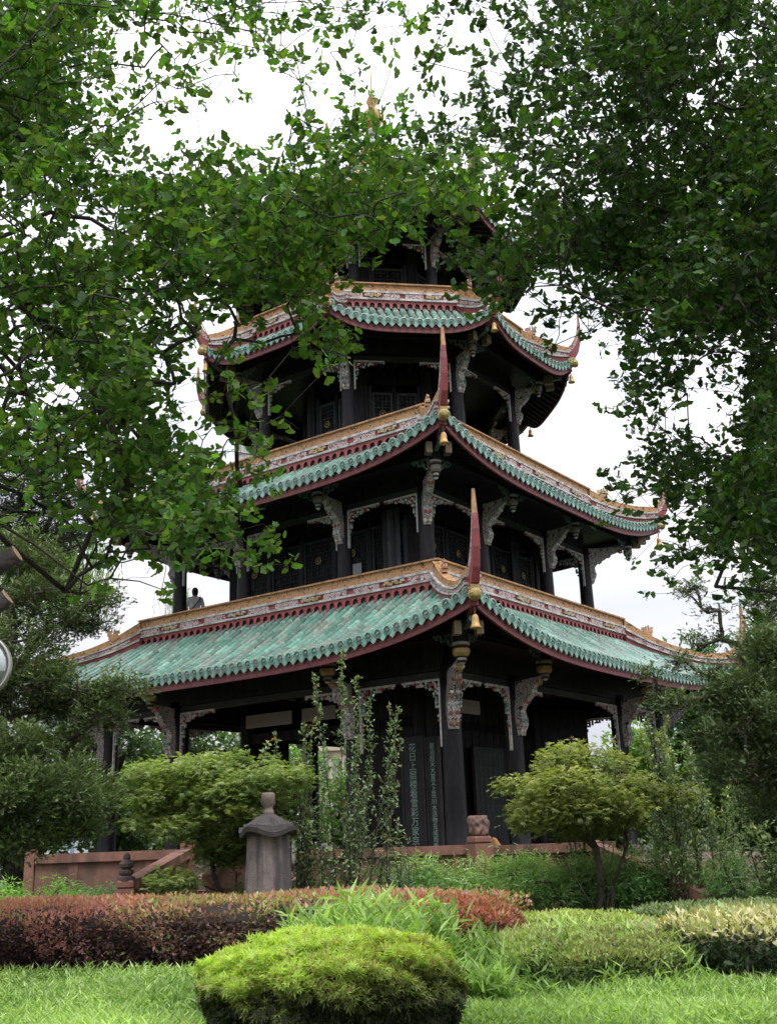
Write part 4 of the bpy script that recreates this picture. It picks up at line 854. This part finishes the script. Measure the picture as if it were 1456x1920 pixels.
# ================================================================ CONIFERS
def P3(px_, py, Y, rx, ry, rz): p = at(px_, py, Y); return (p.x, p.y, p.z, rx, ry, rz)
CN = ((.014, .025, .014), (.19, .26, .09))
pads = []
r = random.Random(21)
for (px_, py, Y, rx, rz) in [(30, 1130, 15, .9, .35), (110, 1120, 15, .7, .25), (50, 1200, 14.6, .6, .35), (140, 1165, 15, .45, .15), (190, 1125, 15.2, .35, .1), (175, 1165, 15, .45, .12), (20, 1260, 14.6, .7, .35), (70, 1275, 14.5, .5, .2), (160, 1300, 14.5, .45, .16), (235, 1293, 14.4, .35, .09), (60, 1330, 15, .6, .12), (140, 1325, 15, .6, .25), (190, 1340, 14.5, .35, .2), (20, 1400, 14, .6, .3), (60, 1440, 14, .7, .3), (110, 1480, 14, .65, .3), (30, 1500, 13.6, .6, .3), (140, 1500, 14.2, .5, .2), (90, 1560, 14.2, .7, .22), (30, 1570, 14, .5, .2), (150, 1545, 14.4, .4, .15), (20, 1040, 15.5, .6, .3), (70, 1075, 15.5, .6, .25), (-40, 1200, 14, .8, .6), (-40, 1400, 14, .8, .6), (-30, 1540, 14, .8, .5), (120, 1385, 15, .35, .2), (225, 1280, 14.6, .3, .1)]:
    pads.append(P3(px_, py, Y, rx, rx * .8, rz))
    for _ in range(3): pads.append(P3(px_ + r.uniform(-75, 75) * rx, py + r.uniform(-28, 28) * rx, Y + r.uniform(-.5, .5), rx * .45, rx * .4, rz * .4))
bs = (-6.9, 15, 0)
pad_tree('conifer', 'large dark yew-like conifer with layered branches at the left edge', 'conifer', bs, pads, 'tuft', 62000, .098, *CN, M_needle, 'dark conifers flanking the pavilion', clump=4, shell=.45, flat_=.6, up=.8, thr=-.2, k=.005, trunk_pts=[(.2, 0, 1), (.5, 0, 2), (.8, 0, 3), (1.1, 0, 4), (1.3, 0, 5)], nf=3)
pads = []
for (px_, py, Y, rx, rz) in [(1415, 1160, 15.5, .3, .2), (1330, 1140, 15.8, .25, .07), (1290, 1105, 16, .2, .06), (1440, 1110, 15.5, .35, .25), (1425, 1240, 15.4, .3, .2), (1440, 1220, 15, .5, .3), (1352, 1195, 15.8, .14, .12), (1307, 1208, 16, .10, .14), (1430, 1290, 15, .6, .3), (1360, 1300, 15.2, .5, .2), (1300, 1312, 15.3, .35, .1), (1230, 1292, 15.3, .22, .07), (1210, 1265, 15.3, .15, .06), (1330, 1262, 15.4, .2, .05), (1270, 1243, 15.4, .16, .05), (1400, 1360, 15, .65, .3), (1340, 1370, 15.3, .4, .2), (1440, 1430, 15, .6, .35), (1380, 1440, 15.3, .5, .3), (1450, 1340, 14.6, .5, .3), (1500, 1250, 15, .7, .6), (1500, 1400, 15, .7, .6), (1450, 1500, 15.6, .5, .25), (1250, 1320, 15.4, .25, .08)]:
    pads.append(P3(px_, py, Y, rx, rx * .8, rz))
    for _ in range(2): pads.append(P3(px_ + r.uniform(-40, 40) * rx * 2, py + r.uniform(-28, 28) * rx, Y + r.uniform(-.4, .4), rx * .5, rx * .45, rz * .4))
pad_tree('conifer', 'dark conifer with drooping sprays over the right end of the lowest roof', 'conifer', (6.6, 15.3, 0), pads, 'tuft', 44000, .098, (.014, .024, .014), (.19, .26, .10), M_needle, 'dark conifers flanking the pavilion', clump=4, shell=.45, flat_=.6, up=.8, thr=-.05, k=.0045, trunk_pts=[(-.1, 0, 1), (-.2, 0, 2), (-.4, 0, 3), (-.5, 0, 4)], nf=3)
# upper-left pine with bare dark limbs, behind
pads = []
for (px_, py, Y, rx, rz) in [(30, 900, 20, 1.0, .4), (90, 930, 20, .8, .3), (20, 985, 20, .9, .3), (110, 985, 20, .7, .25), (60, 1030, 19.5, .8, .2), (130, 1010, 20, .5, .2), (-20, 940, 20, .9, .6)]:
    pads.append(P3(px_, py, Y, rx, rx * .8, rz))
    for _ in range(3): pads.append(P3(px_ + r.uniform(-60, 60), py + r.uniform(-28, 28), Y + r.uniform(-.5, .5), rx * .45, rx * .4, rz * .5))
pad_tree('pine_tree', 'dark pine with crooked limbs against the sky at the left edge', 'pine', (-9.5, 20.5, 0), pads, 'tuft', 16000, .085, (.02, .03, .02), (.07, .10, .045), M_needle, clump=3, shell=.3, flat_=.6, up=.8, k=.012, trunk_pts=[(0, 0, i) for i in range(1, 8)], nf=3)
# ================================================================ TREES BEHIND
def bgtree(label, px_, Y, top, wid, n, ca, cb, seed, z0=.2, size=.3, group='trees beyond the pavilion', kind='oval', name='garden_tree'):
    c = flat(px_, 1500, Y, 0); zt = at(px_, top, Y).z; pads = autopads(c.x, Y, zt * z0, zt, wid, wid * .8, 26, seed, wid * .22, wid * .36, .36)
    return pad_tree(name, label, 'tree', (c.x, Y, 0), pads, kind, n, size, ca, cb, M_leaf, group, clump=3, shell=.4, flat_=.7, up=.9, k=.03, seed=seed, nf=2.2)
BG = ((.055, .12, .035), (.22, .38, .09)); D2 = ((.03, .065, .025), (.11, .18, .06))
bgtree('mid green tree seen between the left conifer and the left columns', 190, 38, 1325, 2.6, 6000, *D2, 31)
bgtree('bright green tree low behind the left column', 255, 44, 1440, 2.8, 6000, *BG, 32)
bgtree('green tree seen under the lintel of the left bay', 360, 46, 1335, 3.2, 7000, *D2, 33)
bgtree('light green tree behind the middle of the open ground storey', 505, 50, 1355, 3.0, 7000, *BG, 34)
bgtree('green tree beside the beige building seen through the pavilion', 665, 52, 1440, 2.0, 5000, *BG, 35)
bgtree('green tree behind the right columns of the ground storey', 1235, 42, 1330, 2.6, 6000, *BG, 36)
bgtree('small tree low behind the right maple crown', 1135, 44, 1440, 2.4, 5000, *BG, 37)
bgtree('blue-green tree high at the right edge behind the conifer', 1415, 34, 1140, 2.6, 9000, (.05, .12, .07), (.16, .30, .17), 38)
bgtree('dark green tree filling the right edge behind the shrubs', 1420, 30, 1330, 2.6, 8000, *D2, 39)
bgtree('dark green tree at the far left behind the conifer', 40, 32, 1420, 2.8, 7000, *D2, 40)
bgtree('small slim tree top rising over the right end of the lowest roof', 1330, 48, 1175, 1.2, 3000, *D2, 41, z0=.5, size=.22)
# willows: long hanging strands
def willow(label, px_, py, Y, rx, hang, n, seed):
    c = at(px_, py, Y); e = empty('willow_tree', (c.x - 1.0, Y + .5, 0), label, 'willow', 'willows in the distance'); rr = random.Random(seed); P, D, U, S, C = [], [], [], [], []; nodes = []
    for i in range(n):
        x, y = c.x + 1.0 - c.x + rr.gauss(0, rx * .5), rr.gauss(0, rx * .5); z = c.z + rr.uniform(-.3, .6); L_ = hang * rr.uniform(.4, 1)
        if i % 6 == 0: nodes.append((x, y, z))
        for j in range(int(L_ / .09)):
            P.append((x + rr.gauss(0, .03), y + rr.gauss(0, .03), z - j * .09)); D.append((rr.gauss(0, .35), rr.gauss(0, .35), -1)); U.append(rnd_unit(1)[0]); S.append(.2); C.append(jit((.20, .33, .10), .3))
    leaves('crown', 'lance', P, D, U, np.array(S), C, M_leaf, e)
    limb_tree(e, 'trunk', (0, 0, 0), nodes, .01, .03, 6, [((0, 0, c.z * q / 6), q - 1) for q in range(1, 6)]); return e
willow('pale hanging willow behind the left conifer', 85, 1020, 26, 1.5, 2.2, 330, 1)
willow('distant willow top above the left end of the lowest roof', 335, 1115, 70, 1.2, 2.0, 90, 2)
# ================================================================ BUILDINGS FAR BEHIND
def building(name, label, px0, px1, pytop, Y, depth, wall, glass, nx, nz, group='buildings far behind the garden', win=(.6, .55), x_off=0, band=False):
    a, b = flat(px0, 1500, Y, 0), flat(px1, 1500, Y, 0); zt = at((px0 + px1) / 2, pytop, Y).z; W_ = b.x - a.x; e = empty(name, ((a.x + b.x) / 2, Y + depth / 2, 0), label, 'building', group)
    m = MB(); m.box((0, 0, zt / 2), (W_ / 2, depth / 2, zt / 2), wall); m.box((0, 0, zt + .4), (W_ / 2 + .3, depth / 2 + .3, .39), wall); m.obj('wall', M_bldg, e)
    fz = zt / nz; fx = W_ / nx; wm = MB(); wm.box((0, 0, 0), (fx * win[0] / 2, .06, fz * win[1] / 2), glass); me = wm.mesh('window', M_glass)
    sm = MB(); sm.box((0, -.12, -fz * win[1] / 2 - .12), (fx * win[0] / 2 + .15, .12, .1), wall); sm.box((0, -.1, 0), (.05, .05, fz * win[1] / 2), wall); sme = sm.mesh('window_frame', M_bldg)
    for i in range(nx):
        for j in range(nz):
            if (i * nz + j) >= 95: break
            o = link('window', me, e, Matrix.Translation((-W_ / 2 + (i + .5) * fx, -depth / 2 - .03, zt - (j + .5) * fz))); link('window_frame', sme, o)
    return e
M_glass = paint('window_glass', .15, .1, 1, 0, spec=.8)
building('office_tower', 'beige tower with a blue glass strip seen through the right bays of the second storey', 1018, 1048, 985, 120, 10, (.48, .42, .36), (.22, .27, .34), 2, 24, win=(.35, .7))
m = MB(); e = empty('office_block', flat(1005, 1500, 121, 0), 'glass-fronted block joined to the left of the beige tower', 'building', 'buildings far behind the garden')
zt = at(1005, 1000, 121).z; m.box((0, 6, zt / 2), (1.9, 6, zt / 2), (.30, .35, .42)); m.obj('wall', M_glass, e)
for j in range(20): mm = MB(); mm.box((0, -.06, zt - 2 - j * 1.9), (1.9, .05, .12), (.42, .40, .38)); mm.obj('floor_band', M_bldg, e)
building('stepped_block', 'low pale annex at the right foot of the beige tower', 1046, 1057, 1105, 119, 8, (.5, .44, .38), (.25, .28, .33), 1, 18)
building('apartment_building', 'beige building with grey windows seen through the ground storey opening', 578, 665, 1408, 85, 12, (.50, .43, .33), (.16, .19, .24), 4, 3)
building('apartment_building', 'pale grey building behind the left conifer', 40, 150, 1335, 90, 14, (.50, .51, .53), (.20, .26, .33), 4, 4)
building('high_rise', 'pale high-rise top above the left side of the third roof', 438, 478, 582, 170, 12, (.50, .47, .45), (.30, .31, .34), 3, 30)
# ================================================================ PERSON ON THE GALLERY
def skin_obj(name, verts, edges, mat, parent, sub=2, root=0):
    me = bpy.data.meshes.new(name); me.from_pydata([v[:3] for v in verts], edges, []); me.materials.append(mat); o = link(name, me, parent)
    sk = o.modifiers.new('skin', 'SKIN'); sk.use_smooth_shade = True
    lay = me.skin_vertices[0].data if me.skin_vertices else None
    if lay is None:
        bm = bmesh.new(); bm.from_mesh(me); bm.verts.layers.skin.verify(); bm.to_mesh(me); bm.free(); lay = me.skin_vertices[0].data
    for i, v in enumerate(verts): lay[i].radius = (v[3], v[4] if len(v) > 4 else v[3]); lay[i].use_root = (i == root)
    s = o.modifiers.new('sub', 'SUBSURF'); s.levels = sub; s.render_levels = sub; return o
def flatmat(name, c, r=.7):
    m, n, o = newmat(name); p = n.nodes.new('ShaderNodeBsdfPrincipled'); t = n.nodes.new('ShaderNodeTexNoise'); t.inputs['Scale'].default_value = 30
    x = n.nodes.new('ShaderNodeMixRGB'); x.inputs['Color1'].default_value = (*c, 1); x.inputs['Color2'].default_value = (*[q * .75 for q in c], 1)
    n.links.new(t.outputs['Fac'], x.inputs['Fac']); n.links.new(x.outputs[0], p.inputs['Base Color']); p.inputs['Roughness'].default_value = r; n.links.new(p.outputs[0], o.inputs['Surface']); return m
hd = at(366, 1104, 29.9)
per = empty('person', (hd.x, 29.9, hd.z - 1.70), 'person seen from behind on the second-storey gallery, white shirt and brown shoulder strap', 'person', rz=.25)
skin = flatmat('skin', (.42, .26, .19)); shirt = flatmat('white_shirt', (.93, .93, .97)); hair = flatmat('dark_hair', (.02, .017, .015)); strap = flatmat('brown_strap', (.16, .07, .05)); trou = flatmat('dark_trousers', (.05, .05, .07))
V = [(0, 0, .95, .15, .11), (0, 0, 1.15, .14, .10), (0, 0, 1.36, .165, .10), (0, .01, 1.47, .06), (0, .02, 1.55, .055), (0, .03, 1.62, .075, .095),
     (.17, 0, 1.40, .06), (.24, .02, 1.15, .045), (.20, .2, .98, .034), (.17, .27, .95, .03), (-.17, 0, 1.40, .06), (-.24, .02, 1.15, .045), (-.2, .2, .98, .034), (-.17, .27, .95, .03),
     (.09, 0, .88, .085), (.1, .01, .48, .055), (.1, -.01, .08, .04), (.1, .14, .04, .03), (-.09, 0, .88, .085), (-.1, .01, .48, .055), (-.1, -.01, .08, .04), (-.1, .14, .04, .03)]
Eg = [(0, 1), (1, 2), (2, 3), (3, 4), (4, 5), (2, 6), (6, 7), (7, 8), (8, 9), (2, 10), (10, 11), (11, 12), (12, 13), (0, 14), (14, 15), (15, 16), (16, 17), (0, 18), (18, 19), (19, 20), (20, 21)]
skin_obj('body', V, Eg, skin, per)
skin_obj('shirt', [(0, 0, .93, .17, .13), (0, 0, 1.15, .155, .115), (0, 0, 1.36, .18, .115), (0, .01, 1.455, .08), (.18, 0, 1.39, .075), (.245, .02, 1.15, .06), (.21, .17, 1.0, .05), (-.18, 0, 1.39, .075), (-.245, .02, 1.15, .06), (-.21, .17, 1.0, .05)], [(0, 1), (1, 2), (2, 3), (2, 4), (4, 5), (5, 6), (2, 7), (7, 8), (8, 9)], shirt, per)
skin_obj('trousers', [(0, 0, .92, .16, .12), (.09, 0, .85, .1), (.1, .01, .48, .075), (.1, -.01, .12, .06), (-.09, 0, .85, .1), (-.1, .01, .48, .075), (-.1, -.01, .12, .06)], [(0, 1), (1, 2), (2, 3), (0, 4), (4, 5), (5, 6)], trou, per)
m = MB(); m.lathe([(.02, 1.735), (.06, 1.72), (.09, 1.66), (.092, 1.60), (.08, 1.53), (.06, 1.50)][::-1], 12, (.02, .02, .02), (0, .005, 0)); o = m.obj('hair', hair, per, True)
m = MB(); m.ribbon([(-.2, -.135, .97), (-.05, -.15, 1.15), (.1, -.14, 1.34), (.13, -.06, 1.46), (.12, .06, 1.44)], [(-.16, -.135, .97), (-.01, -.15, 1.15), (.14, -.14, 1.34), (.16, -.06, 1.47), (.15, .06, 1.45)], (0, 1, 0), .012, (.1, .1, .1)); m.obj('shoulder_strap', strap, per)
# ---- ginger cat behind the parapet
cp = at(938, 1566, 21.5); cat = empty('cat', (cp.x, 21.5, .955), 'small ginger cat sitting behind the parapet right of the lion post', 'cat', rz=2.6); fur = flatmat('ginger_fur', (.34, .17, .07), .95)
skin_obj('body', [(0, 0, .12, .12), (.02, 0, .24, .115), (.06, 0, .36, .085), (.11, 0, .45, .06), (.17, 0, .49, .062), (.23, 0, .475, .035), (.12, .06, .2, .04), (.14, .06, .03, .03), (.12, -.06, .2, .04), (.14, -.06, .03, .03), (-.02, .1, .08, .06), (.1, .12, .03, .03), (-.02, -.1, .08, .06), (.1, -.12, .03, .03), (-.16, .02, .05, .03), (-.2, .16, .03, .022), (-.08, .24, .03, .018), (.15, .045, .55, .016), (.15, -.045, .55, .016)],
         [(0, 1), (1, 2), (2, 3), (3, 4), (4, 5), (2, 6), (6, 7), (2, 8), (8, 9), (0, 10), (10, 11), (0, 12), (12, 13), (0, 14), (14, 15), (15, 16), (4, 17), (4, 18)], fur, cat)
# ---- round glassy lamp head at the left edge
lc = at(-46, 1252, 3.6); lm = empty('garden_lamp', (lc.x - .25, 3.7, 0), 'round shiny lamp head with a pale metal rim cut by the left edge', 'lamp'); q = lc - lm.location
dv = Vector((.25, -1, .05)).normalized(); X = dv.cross(Vector((0, 0, 1))).normalized(); Y_ = X.cross(dv)
m = MB(); m.lathe([(.112, 0), (.119, .006), (.122, .02), (.116, .034), (.108, .036), (.107, .02)], 48, (.32, .32, .28), q, X=X, Y=Y_, Z=dv, cap=False); m.obj('rim', paint('lamp_metal', .3, .15, 8, 0, metal=.8), lm, True)
m = MB(); m.lathe([(.109 * math.cos(a * PI / 20), .02 + .05 * math.sin(a * PI / 20)) for a in range(10)], 48, (.42, .45, .44), q, X=X, Y=Y_, Z=dv); m.obj('glass', paint('lamp_glass', .06, .05, 2, 0, metal=.9), lm, True)
m = MB(); m.lathe([(.115, .01), (.10, -.06), (.04, -.10)], 32, (.12, .12, .12), q, X=X, Y=Y_, Z=dv); m.obj('housing', M_dark, lm, True)
m = MB(); m.tube([(0, 0, 0), (0, 0, q.z - .1), (0, 0, q.z), (q.x * .6, q.y * .5 + .05, q.z + .01), q - dv * .08], [.04, .035, .03, .02, .02], 12, (.1, .1, .1)); m.obj('pole', M_dark, lm, True)
# ================================================================ GINKGOS
GRID = """
99986656655553455488999997
99853244453322431788999868
99765431144212333787899888
99844421114433446778898889
99874110117766777778888899
99864566567788877788988999
78889999999999996678899999
56557999999996555799999999
88878999999631188899999999
88998888998300037647899999
67997655537100003156789999
68998643206600000031278768
56799523202100000000377359
64689523300000000000164039
88888844410000000000045149
88889984410000000000168889
45678996210000000000437799
11368997310000000000115899
00153564530000000000015688
00141100000000000000012155
00000000000000000000000023
""".split()
CELL = 56
def ginkgo(name, label, cells, root, limbs, dep, seed, ca, cb, sizebase, stubs=(), lm_=None):
    r = random.Random(seed); e = empty(name, root, label, 'ginkgo'); B = Vector(root); P, D, U, S, C = [], [], [], [], []; nodes = []; pet = MB()
    for (row, c, dg) in cells:
        cov = dg / 9 * .985; nl = -math.log(1 - cov)
        Yc = dep(c, row); lp_ = sizebase * F / Yc * 1.12; area = lp_ * lp_ * (.23 if dg < 6 else (.175 if lm_ is M_ginkgo else (.19 if dg < 9 else .155))); want = nl * CELL * CELL / area
        per = 8; k_ = want / per; k_ = int(k_) + (r.random() < k_ - int(k_))
        for _ in range(k_):
            Y = Yc * r.uniform(.88, 1.3); x = (c + r.random()) * CELL; y = (row + r.random()) * CELL - 6
            c0 = at(x, y, Y) - B; c0 = np.array(c0); dd = rnd_unit(1)[0]; dd[2] = dd[2] * .4 - .35; dd /= np.linalg.norm(dd); ln = r.uniform(.03, .10)
            nodes.append(tuple(c0 - dd * ln)); nodes.append(tuple(c0 + dd * ln))
            for q in range(per):
                f = r.uniform(-1, 1); s_ = sizebase * r.uniform(.62, 1.25); ld = rnd_unit(1)[0] * .8; ld[2] -= .45; ld /= np.linalg.norm(ld)
                pos = c0 + dd * ln * f + ld * s_ * .5 + rnd_unit(1)[0] * .015; nn = rnd_unit(1)[0] * .75; nn[2] += r.choice((1, .5)) 
                P.append(pos); D.append(ld); U.append(nn); S.append(s_); t_ = min(1.25, r.random() ** 1.3 + (.35 if dg < 5 else 0)); C.append([(ca[i] * (1 - t_) + cb[i] * t_) * r.uniform(.8, 1.2) for i in range(3)])  # sparse edge sprays get lighter leaf colour, a painted backlit glow
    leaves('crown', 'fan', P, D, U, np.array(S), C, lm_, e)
    extra = []; idx = {}; 
    for li, lb in enumerate(limbs):
        prev = 0 if lb[0] is None else idx[lb[0]]
        for j, (px_, py, Y) in enumerate(lb[1]):
            q = at(px_, py, Y) - B; extra.append(((q.x, q.y, q.z), prev)); prev = len(extra); idx[(li, j)] = prev
    limb_tree(e, 'trunk', (0, 0, 0), nodes, .0013, .00042, 5, extra, col=(.035, .028, .024), expo=.52, wob=.06, cap=.035)
    for (pts, rd) in stubs:
        m = MB(); pp = [Vector(at(*q)) - B for q in pts]; m.tube(pp, rd, 14, (.035, .028, .025)); o = m.obj('sawn_branch', M_bark, e, True)
        dvv = (pp[-1] - pp[-2]).normalized(); xx = dvv.cross(Vector((0, 0, 1))).normalized(); m = MB(); m.lathe([(rd[-1] * .97, .001), (rd[-1] * .9, .004), (rd[-1] * .3, .003)], 14, (.30, .20, .12), pp[-1], X=xx, Y=xx.cross(dvv), Z=dvv); m.obj('cut_face', M_bark, o)
    return e
SPLIT = 15
cl, cr = [], []
for row, line in enumerate(GRID):
    for c, ch_ in enumerate(line):
        if ch_ == '0': continue
        left = c < 14 or (c < 17 and row in (5, 6, 7)) 
        (cl if left else cr).append((row, c, int(ch_)))
        if c == 0: cl.append((row, -1, int(ch_)))
        if c == 25: cr.append((row, 26, int(ch_)))
        if row == 0: (cl if left else cr).append((-1, c, int(ch_)))
ll = [(None, [(-500, 1500, 4.6), (-420, 900, 4.6), (-300, 500, 4.7)]), ((0, 2), [(-60, 480, 4.7), (40, 430, 4.8), (95, 398, 4.9), (170, 410, 5.0)]), ((1, 2), [(82, 320, 4.9), (70, 230, 4.8), (48, 140, 4.7), (20, 30, 4.6)]), ((0, 2), [(-40, 160, 4.0), (40, 90, 4.0), (110, 5, 4.1)]),
      ((2, 1), [(110, 150, 4.8), (180, 142, 4.9), (300, 150, 5.0), (380, 190, 5.1)]), ((0, 2), [(-30, 290, 5.2), (80, 320, 5.2), (170, 370, 5.3), (260, 440, 5.3)]), ((0, 2), [(0, 530, 5.0), (75, 600, 5.0), (140, 690, 5.0), (200, 790, 5.0)]),
      ((6, 1), [(130, 650, 5.2), (190, 760, 5.1), (220, 850, 5.0), (235, 920, 5.0)]), ((5, 3), [(400, 420, 5.2), (470, 388, 5.2), (540, 376, 5.2), (610, 364, 5.1), (730, 355, 5.1), (820, 330, 5.2)]), ((8, 1), [(500, 350, 5.3), (560, 315, 5.4)]),
      ((1, 3), [(260, 480, 5.1), (350, 560, 5.0), (400, 650, 4.9), (430, 740, 4.9)]), ((3, 2), [(250, 20, 4.4), (380, 40, 4.6), (480, 60, 4.8), (560, 150, 4.9), (590, 230, 5.0)]), ((11, 1), [(500, 5, 4.6), (640, 15, 4.8), (760, 30, 4.9)])]
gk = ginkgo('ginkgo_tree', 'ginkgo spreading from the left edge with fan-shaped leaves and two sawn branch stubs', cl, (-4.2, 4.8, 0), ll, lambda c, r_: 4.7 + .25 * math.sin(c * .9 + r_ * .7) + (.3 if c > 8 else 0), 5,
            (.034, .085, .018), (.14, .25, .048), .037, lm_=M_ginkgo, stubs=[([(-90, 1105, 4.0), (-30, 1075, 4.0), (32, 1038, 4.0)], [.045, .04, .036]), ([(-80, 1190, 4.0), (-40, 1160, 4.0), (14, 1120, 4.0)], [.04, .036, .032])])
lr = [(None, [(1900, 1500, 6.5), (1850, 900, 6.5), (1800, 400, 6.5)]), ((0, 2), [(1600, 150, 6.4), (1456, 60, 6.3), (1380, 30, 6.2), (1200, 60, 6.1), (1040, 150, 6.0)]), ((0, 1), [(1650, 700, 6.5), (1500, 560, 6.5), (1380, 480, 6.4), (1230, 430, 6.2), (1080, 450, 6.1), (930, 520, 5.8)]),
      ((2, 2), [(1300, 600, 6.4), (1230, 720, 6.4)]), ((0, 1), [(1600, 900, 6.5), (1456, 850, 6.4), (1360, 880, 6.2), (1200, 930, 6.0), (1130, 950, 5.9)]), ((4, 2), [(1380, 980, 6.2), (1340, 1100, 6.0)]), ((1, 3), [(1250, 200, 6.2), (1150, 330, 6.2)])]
gk2 = ginkgo('ginkgo_tree', 'dense dark ginkgo canopy hanging from the top right corner to the right edge', cr, (6.6, 6.5, 0), lr, lambda c, r_: 6.1 + .5 * math.sin(c * .8 + r_ * .6) - (.7 if c < 19 else 0), 6, (.018, .042, .011), (.07, .14, .028), .038, lm_=M_ginkd)  # shade of this side is put into the darker leaf colours
